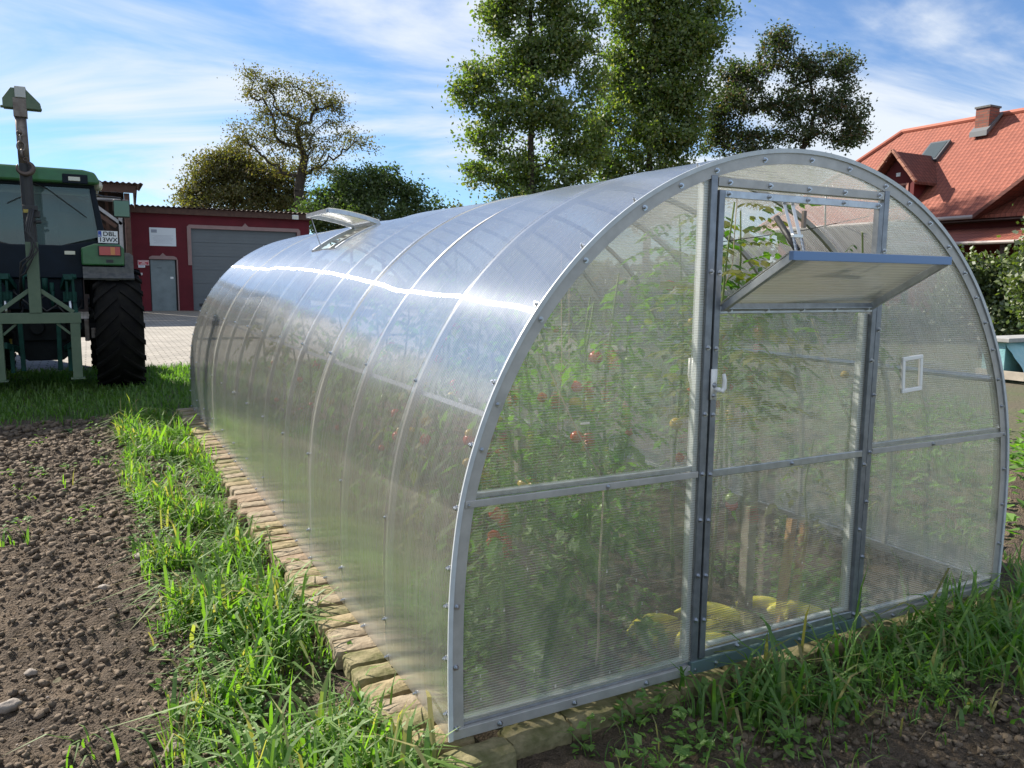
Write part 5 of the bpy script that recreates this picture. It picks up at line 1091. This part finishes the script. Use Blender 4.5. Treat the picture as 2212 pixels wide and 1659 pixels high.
# ------------------------------------------------------------------ trees
m_bark = mat('bark', (.075, .058, .045), .95, col2=(.035, .028, .022), vscale=4, bump=.02, bscale=9)
FOL = dict(poplar=leafmat('poplar_leaf', (.065, .12, .02), (.16, .215, .035), .5, c3=(.20, .20, .05), gl=.07), olive=leafmat('olive_leaf', (.08, .085, .022), (.16, .145, .04), .45, c3=(.16, .10, .03), gl=.06),
           dark=leafmat('dark_leaf', (.028, .055, .014), (.075, .105, .025), .42, c3=(.13, .075, .025), gl=.07), green=leafmat('green_leaf', (.04, .08, .02), (.10, .145, .033), .45, gl=.06), bush=leafmat('bush_leaf', (.035, .075, .014), (.12, .155, .03), .35, gl=.10),
           gold=leafmat('gold_leaf', (.12, .13, .02), (.22, .20, .03), .35))
F0 = 1720.7
def tree(name, label, group, px0, D, trunk, blobs, fol, ncl, nleaf, lsize, sig, seed, tr_r=.25, depth=.75, cat='tree', hyp=.6, droop=0, low=0):
    r = random.Random(seed); nr = np.random.RandomState(seed)
    # survey azimuth of px0 at the horizon
    f_ = fw*1 + rt*((px0-1106)/F0) - up*((606+.0114*(px0-1106)-829.5)/F0); az = math.atan2(f_.x, f_.y)
    alpha = az-YAW; k = D*math.cos(alpha)/F0; yh = 606+.0114*(px0-1106)
    rv = Vector((math.cos(az), -math.sin(az), 0)); dv = Vector((math.sin(az), math.cos(az), 0)); base = Vector((CAM.x+D*math.sin(az), CAM.y+D*math.cos(az), Z0))
    def P(px, py, w=0): 
        return Vector(((px-px0)*k, w, (yh-py)*k+CAM.z-Z0))
    nodes = []; par = []; 
    tp = [P(*q) for q in trunk]; tp[0].z = -.1
    pts = [tp[0]]
    for a, b_ in zip(tp, tp[1:]):
        n = max(1, int((b_-a).length/.6))
        for i in range(1, n+1): pts.append(a.lerp(b_, i/n)+Vector((r.gauss(0, .03), r.gauss(0, .03), 0)))
    for i, q in enumerate(pts): nodes.append(q); par.append(i-1)
    att = []
    vols = [b_[2]*b_[3]*min(b_[2], b_[3])**.5 for b_ in blobs]; tv = sum(vols)
    for b_, v in zip(blobs, vols):
        c = P(b_[0], b_[1], (b_[4] if len(b_) > 4 else r.uniform(-.4, .4)*b_[2]*k)); ru, rh = b_[2]*k, b_[3]*k
        for i in range(max(2, int(ncl*v/tv))):
            d = Vector((r.gauss(0, 1), r.gauss(0, 1), r.gauss(0, 1))).normalized()*(r.random()**.42)
            att.append(c+Vector((d.x*ru, d.y*ru*depth, d.z*rh)))
    tpn = np.array([tuple(q) for q in pts])
    att.sort(key=lambda q: np.min(np.linalg.norm(tpn-np.array(q), axis=1)))
    NA = np.zeros((len(nodes)+len(att)*24, 3)); NA[:len(nodes)] = tpn; cnt = len(nodes); tips = []
    for q in att:
        A = NA[:cnt]; dq = A-np.array(q); dist = np.linalg.norm(dq, axis=1)+1.1*np.maximum(0, dq[:, 2]+.25*np.hypot(dq[:, 0], dq[:, 1])*.5)
        dist[:2] += 50 if low == 0 else 0
        j = int(np.argmin(dist)); s = nodes[j]; L_ = (q-s).length; n = max(1, min(22, int(L_/.45))); pj = j
        bend = Vector((r.gauss(0, .10), r.gauss(0, .10), r.gauss(0, .08)-.05))*L_
        for i in range(1, n+1):
            t = i/n; w = s.lerp(q, t)+bend*math.sin(math.pi*t)+Vector((r.gauss(0, .05), r.gauss(0, .05), r.gauss(0, .05)))*(1 if i < n else 0)*hyp*1.4
            nodes.append(w); par.append(pj); NA[cnt] = tuple(w); pj = cnt; cnt += 1
        tips.append(pj)
    cn = [0]*len(nodes)
    for t in tips: cn[t] += 1
    for i in range(len(nodes)-1, 0, -1):
        if par[i] >= 0: cn[par[i]] += cn[i]
    mx = max(cn[1:]+[1]); rad = [max(.010, tr_r*(c/mx)**.58) for c in cn]
    b = MB()
    for i in range(1, len(nodes)):
        p_ = par[i]
        if p_ < 0: continue
        a = base+rv*nodes[p_].x+dv*nodes[p_].y+Vector((0, 0, nodes[p_].z)); c = base+rv*nodes[i].x+dv*nodes[i].y+Vector((0, 0, nodes[i].z))
        b.tube([a, c], [min(rad[p_], rad[i]*1.25), rad[i]], 7 if rad[i] > .05 else 4, False)
    root = empty(name, base); tag(root, label, cat, group)
    b.build('trunk', m_bark, root, smooth=True)
    # leaves
    T = np.array([tuple(nodes[t]) for t in tips]); P2 = np.array([tuple(nodes[par[t]]) for t in tips])
    C_ = np.repeat(T, nleaf, axis=0); Q_ = np.repeat(P2, nleaf, axis=0); n = len(C_)
    f1 = nr.rand(n, 1)**1.5; sg = sig*(.55+.9*np.repeat(nr.rand(len(T), 1), nleaf, axis=0))
    ctr = C_*(1-f1*.8)+Q_*f1*.8+nr.randn(n, 3)*sg*np.array([1, 1, .75]); ctr[:, 2] -= droop*nr.rand(n)*sig*2
    s = lsize*(.6+.8*nr.rand(n, 1)); a = nr.randn(n, 3); a /= np.linalg.norm(a, axis=1)[:, None]; c = nr.randn(n, 3); c -= a*(a*c).sum(1)[:, None]; c /= np.linalg.norm(c, axis=1)[:, None]
    V4 = np.stack([ctr-a*s*.55, ctr+c*s*.36-a*s*.05, ctr+a*s*.6, ctr-c*s*.36-a*s*.05], 1).reshape(-1, 3)
    W = V4[:, :1]*np.array(rv)+V4[:, 1:2]*np.array(dv)+V4[:, 2:]*np.array([0, 0, 1])
    me = bpy.data.meshes.new('crown'); me.vertices.add(len(W)); me.vertices.foreach_set('co', W.astype(np.float32).ravel())
    me.loops.add(n*4); me.loops.foreach_set('vertex_index', np.arange(n*4, dtype=np.int32)); me.polygons.add(n); me.polygons.foreach_set('loop_start', np.arange(0, n*4, 4, dtype=np.int32)); me.polygons.foreach_set('loop_total', np.full(n, 4, dtype=np.int32)); me.update(); me.validate()
    me.materials.append(FOL[fol]); o = bpy.data.objects.new('crown', me); COL.objects.link(o); o.parent = root
    return root
GT = 'tall poplars behind the greenhouse'; GB = 'trees behind the garage'
tree('poplar_tree', 'tall loose poplar with lit left branches, left one of the two behind the greenhouse', GT, 1145, 38, [(1145, 640), (1145, 430), (1140, 200), (1138, 0), (1140, -90)],
     [(1130, 0, 85, 70), (1075, 60, 55, 50), (1205, 35, 50, 60), (1030, 190, 55, 42), (1130, 140, 85, 70), (1215, 130, 45, 70), (1005, 215, 32, 40), (1050, 310, 60, 38), (1150, 250, 80, 60), (1022, 385, 42, 32), (1120, 370, 85, 50), (1225, 300, 42, 60), (1150, 440, 80, 40), (1225, 400, 40, 50), (1100, 470, 60, 40), (1262, 90, 26, 60), (1268, 200, 30, 60), (1275, 330, 36, 60), (1140, -80, 70, 60), (1060, 250, 40, 30), (1180, 520, 90, 50)], 'poplar', 980, 66, .145, .28, 5, .20)
tree('poplar_tree', 'tall dense poplar, right one of the two behind the greenhouse', GT, 1395, 50, [(1395, 640), (1395, 430), (1392, 200), (1395, 60), (1400, -20)],
     [(1395, 15, 70, 45), (1345, 50, 60, 60), (1450, 55, 75, 55), (1520, 45, 26, 45), (1400, 130, 105, 60), (1480, 140, 60, 60), (1335, 180, 55, 60), (1400, 230, 100, 60), (1470, 235, 60, 50), (1305, 270, 50, 45), (1400, 310, 90, 50), (1460, 310, 50, 40), (1320, 365, 60, 40), (1430, 370, 60, 30), (1280, 340, 35, 40), (1380, 450, 110, 50), (1480, 420, 60, 40), (1400, -30, 50, 30), (1290, 430, 60, 40)], 'poplar', 1000, 70, .18, .36, 6, .24)
tree('broad_tree', 'broad dark tree with reddish tints between the poplars and the red roof', GT, 1660, 55, [(1690, 640), (1690, 400), (1720, 320), (1735, 260), (1720, 200)],
     [(1655, 125, 38, 32), (1600, 175, 55, 38), (1700, 170, 50, 36), (1770, 165, 40, 24), (1788, 190, 30, 30), (1580, 240, 55, 38), (1680, 240, 65, 38), (1780, 250, 55, 40), (1812, 290, 30, 26), (1600, 305, 60, 25), (1700, 300, 60, 25), (1790, 315, 50, 20), (1550, 290, 34, 30), (1530, 320, 30, 20), (1570, 215, 30, 24), (1530, 262, 32, 46), (1555, 185, 26, 24), (1600, 335, 60, 22), (1835, 305, 20, 12), (1650, 105, 22, 18), (1800, 320, 40, 12), (1640, 400, 120, 50)], 'dark', 900, 54, .15, .30, 7, .22)
tree('locust_tree', 'tall sparse tree with crooked dark branches behind the garage', GB, 655, 58, [(655, 640), (655, 470), (650, 420), (655, 385), (662, 350), (650, 300), (655, 270)],
     [(565, 200, 30, 28), (600, 215, 40, 30), (700, 215, 50, 32), (650, 255, 55, 30), (590, 265, 40, 25), (725, 260, 28, 45), (570, 320, 55, 25), (540, 300, 35, 18), (680, 325, 75, 28), (770, 300, 42, 22), (800, 322, 24, 12), (600, 365, 60, 25), (700, 370, 70, 22), (560, 235, 20, 20), (640, 215, 30, 25), (530, 330, 30, 25), (640, 300, 60, 30)], 'olive', 540, 29, .13, .36, 8, .34, hyp=1.6)
tree('round_tree', 'dense brownish green tree at the left of the sparse tree', GB, 510, 62, [(510, 640), (510, 470), (508, 400)],
     [(515, 385, 60, 55), (455, 395, 45, 45), (430, 430, 35, 25), (560, 390, 45, 45), (600, 420, 50, 40), (490, 350, 40, 25), (420, 440, 28, 15), (540, 440, 90, 35), (450, 455, 60, 25), (620, 390, 35, 30), (640, 440, 50, 30)], 'olive', 560, 60, .16, .36, 9, .22)
tree('bushy_tree', 'bushy dark green tree right of the sparse tree', GB, 830, 52, [(830, 640), (830, 480), (828, 420)],
     [(780, 420, 60, 45), (845, 400, 50, 38), (720, 445, 50, 35), (890, 430, 32, 30), (760, 390, 30, 22), (820, 380, 30, 18), (800, 470, 110, 40), (905, 455, 24, 24), (700, 480, 60, 40)], 'green', 520, 56, .15, .30, 10, .16)
tree('small_conifer', 'small dark conifer peeping over the greenhouse roof', GB, 945, 54, [(945, 640), (945, 500), (945, 435)], [(945, 440, 8, 16), (945, 462, 20, 16), (940, 490, 40, 22), (970, 500, 40, 30)], 'green', 60, 45, .20, .35, 11, .12)
tree('golden_shrub', 'small yellow green conifer beside the dark one', GB, 985, 50, [(985, 640), (985, 500), (985, 450)], [(985, 455, 7, 12), (985, 480, 18, 18), (990, 510, 30, 25)], 'gold', 40, 40, .18, .28, 12, .1)
tree('garden_bush', 'large dark garden bush with pale lit leaves in front of the red roofed house', 'garden bushes at the right', 2130, 21, [(2130, 700), (2130, 620), (2130, 580)],
     [(2090, 580, 50, 32), (2150, 585, 50, 28), (2062, 552, 22, 14), (2110, 640, 70, 45), (2190, 600, 50, 40), (2080, 660, 60, 50), (2160, 680, 70, 50), (2220, 650, 60, 50)], 'bush', 330, 44, .085, .16, 13, .06, cat='bush', low=1)
tree('garden_bush', 'yellow green bush at the right edge beside the porch roof', 'garden bushes at the right', 2240, 19, [(2240, 700), (2240, 620), (2240, 540)], [(2240, 545, 34, 34), (2228, 590, 36, 30), (2262, 490, 36, 36), (2250, 640, 50, 60)], 'bush', 150, 44, .085, .16, 14, .05, cat='bush', low=1)
# far and side hedges (seen between trees, through the cover and mirrored in it)
def hedge(name, label, pts, h, n, seed, fol, ls=.35):
    nr = np.random.RandomState(seed); pts = np.array(pts, float); seg = np.linalg.norm(pts[1:]-pts[:-1], axis=1); cum = np.concatenate([[0], np.cumsum(seg)]); t = nr.rand(n)*cum[-1]; i = np.clip(np.searchsorted(cum, t)-1, 0, len(seg)-1)
    f = ((t-cum[i])/seg[i])[:, None]; base = pts[i]*(1-f)+pts[i+1]*f; top = h*(.62+.38*np.sin(t*.21+seed)*np.sin(t*.083)+.12*np.sin(t*.9))
    z = Z0+top*nr.rand(n)**.8; ctr = np.column_stack([base+nr.randn(n, 2)*h*.16, z]); s = ls*(.6+.8*nr.rand(n, 1)); a = nr.randn(n, 3); a /= np.linalg.norm(a, axis=1)[:, None]; c = nr.randn(n, 3); c -= a*(a*c).sum(1)[:, None]; c /= np.linalg.norm(c, axis=1)[:, None]
    Wv = np.stack([ctr-a*s, ctr+c*s*.7, ctr+a*s, ctr-c*s*.7], 1).reshape(-1, 3); me = bpy.data.meshes.new(name); me.vertices.add(len(Wv)); me.vertices.foreach_set('co', Wv.astype(np.float32).ravel())
    me.loops.add(n*4); me.loops.foreach_set('vertex_index', np.arange(n*4, dtype=np.int32)); me.polygons.add(n); me.polygons.foreach_set('loop_start', np.arange(0, n*4, 4, dtype=np.int32)); me.polygons.foreach_set('loop_total', np.full(n, 4, dtype=np.int32)); me.update(); me.validate()
    me.materials.append(FOL[fol]); o = bpy.data.objects.new(name, me); COL.objects.link(o); tag(o, label, 'hedge', kind='stuff')
hedge('far_trees', 'distant mass of trees behind the yard', [(-40, 62), (-5, 66), (25, 62), (50, 50)], 5.0, 9000, 1, 'green', .5)
hedge('tree_belt', 'belt of trees along the left side of the field', [(-34, -40), (-32, 0), (-36, 60)], 8.5, 12000, 2, 'green', .5)
hedge('hedge', 'dark hedge behind the garden beds at the right', [(9, 17), (16, 15), (22, 11.5), (30, 8)], 2.4, 7000, 3, 'dark', .16)
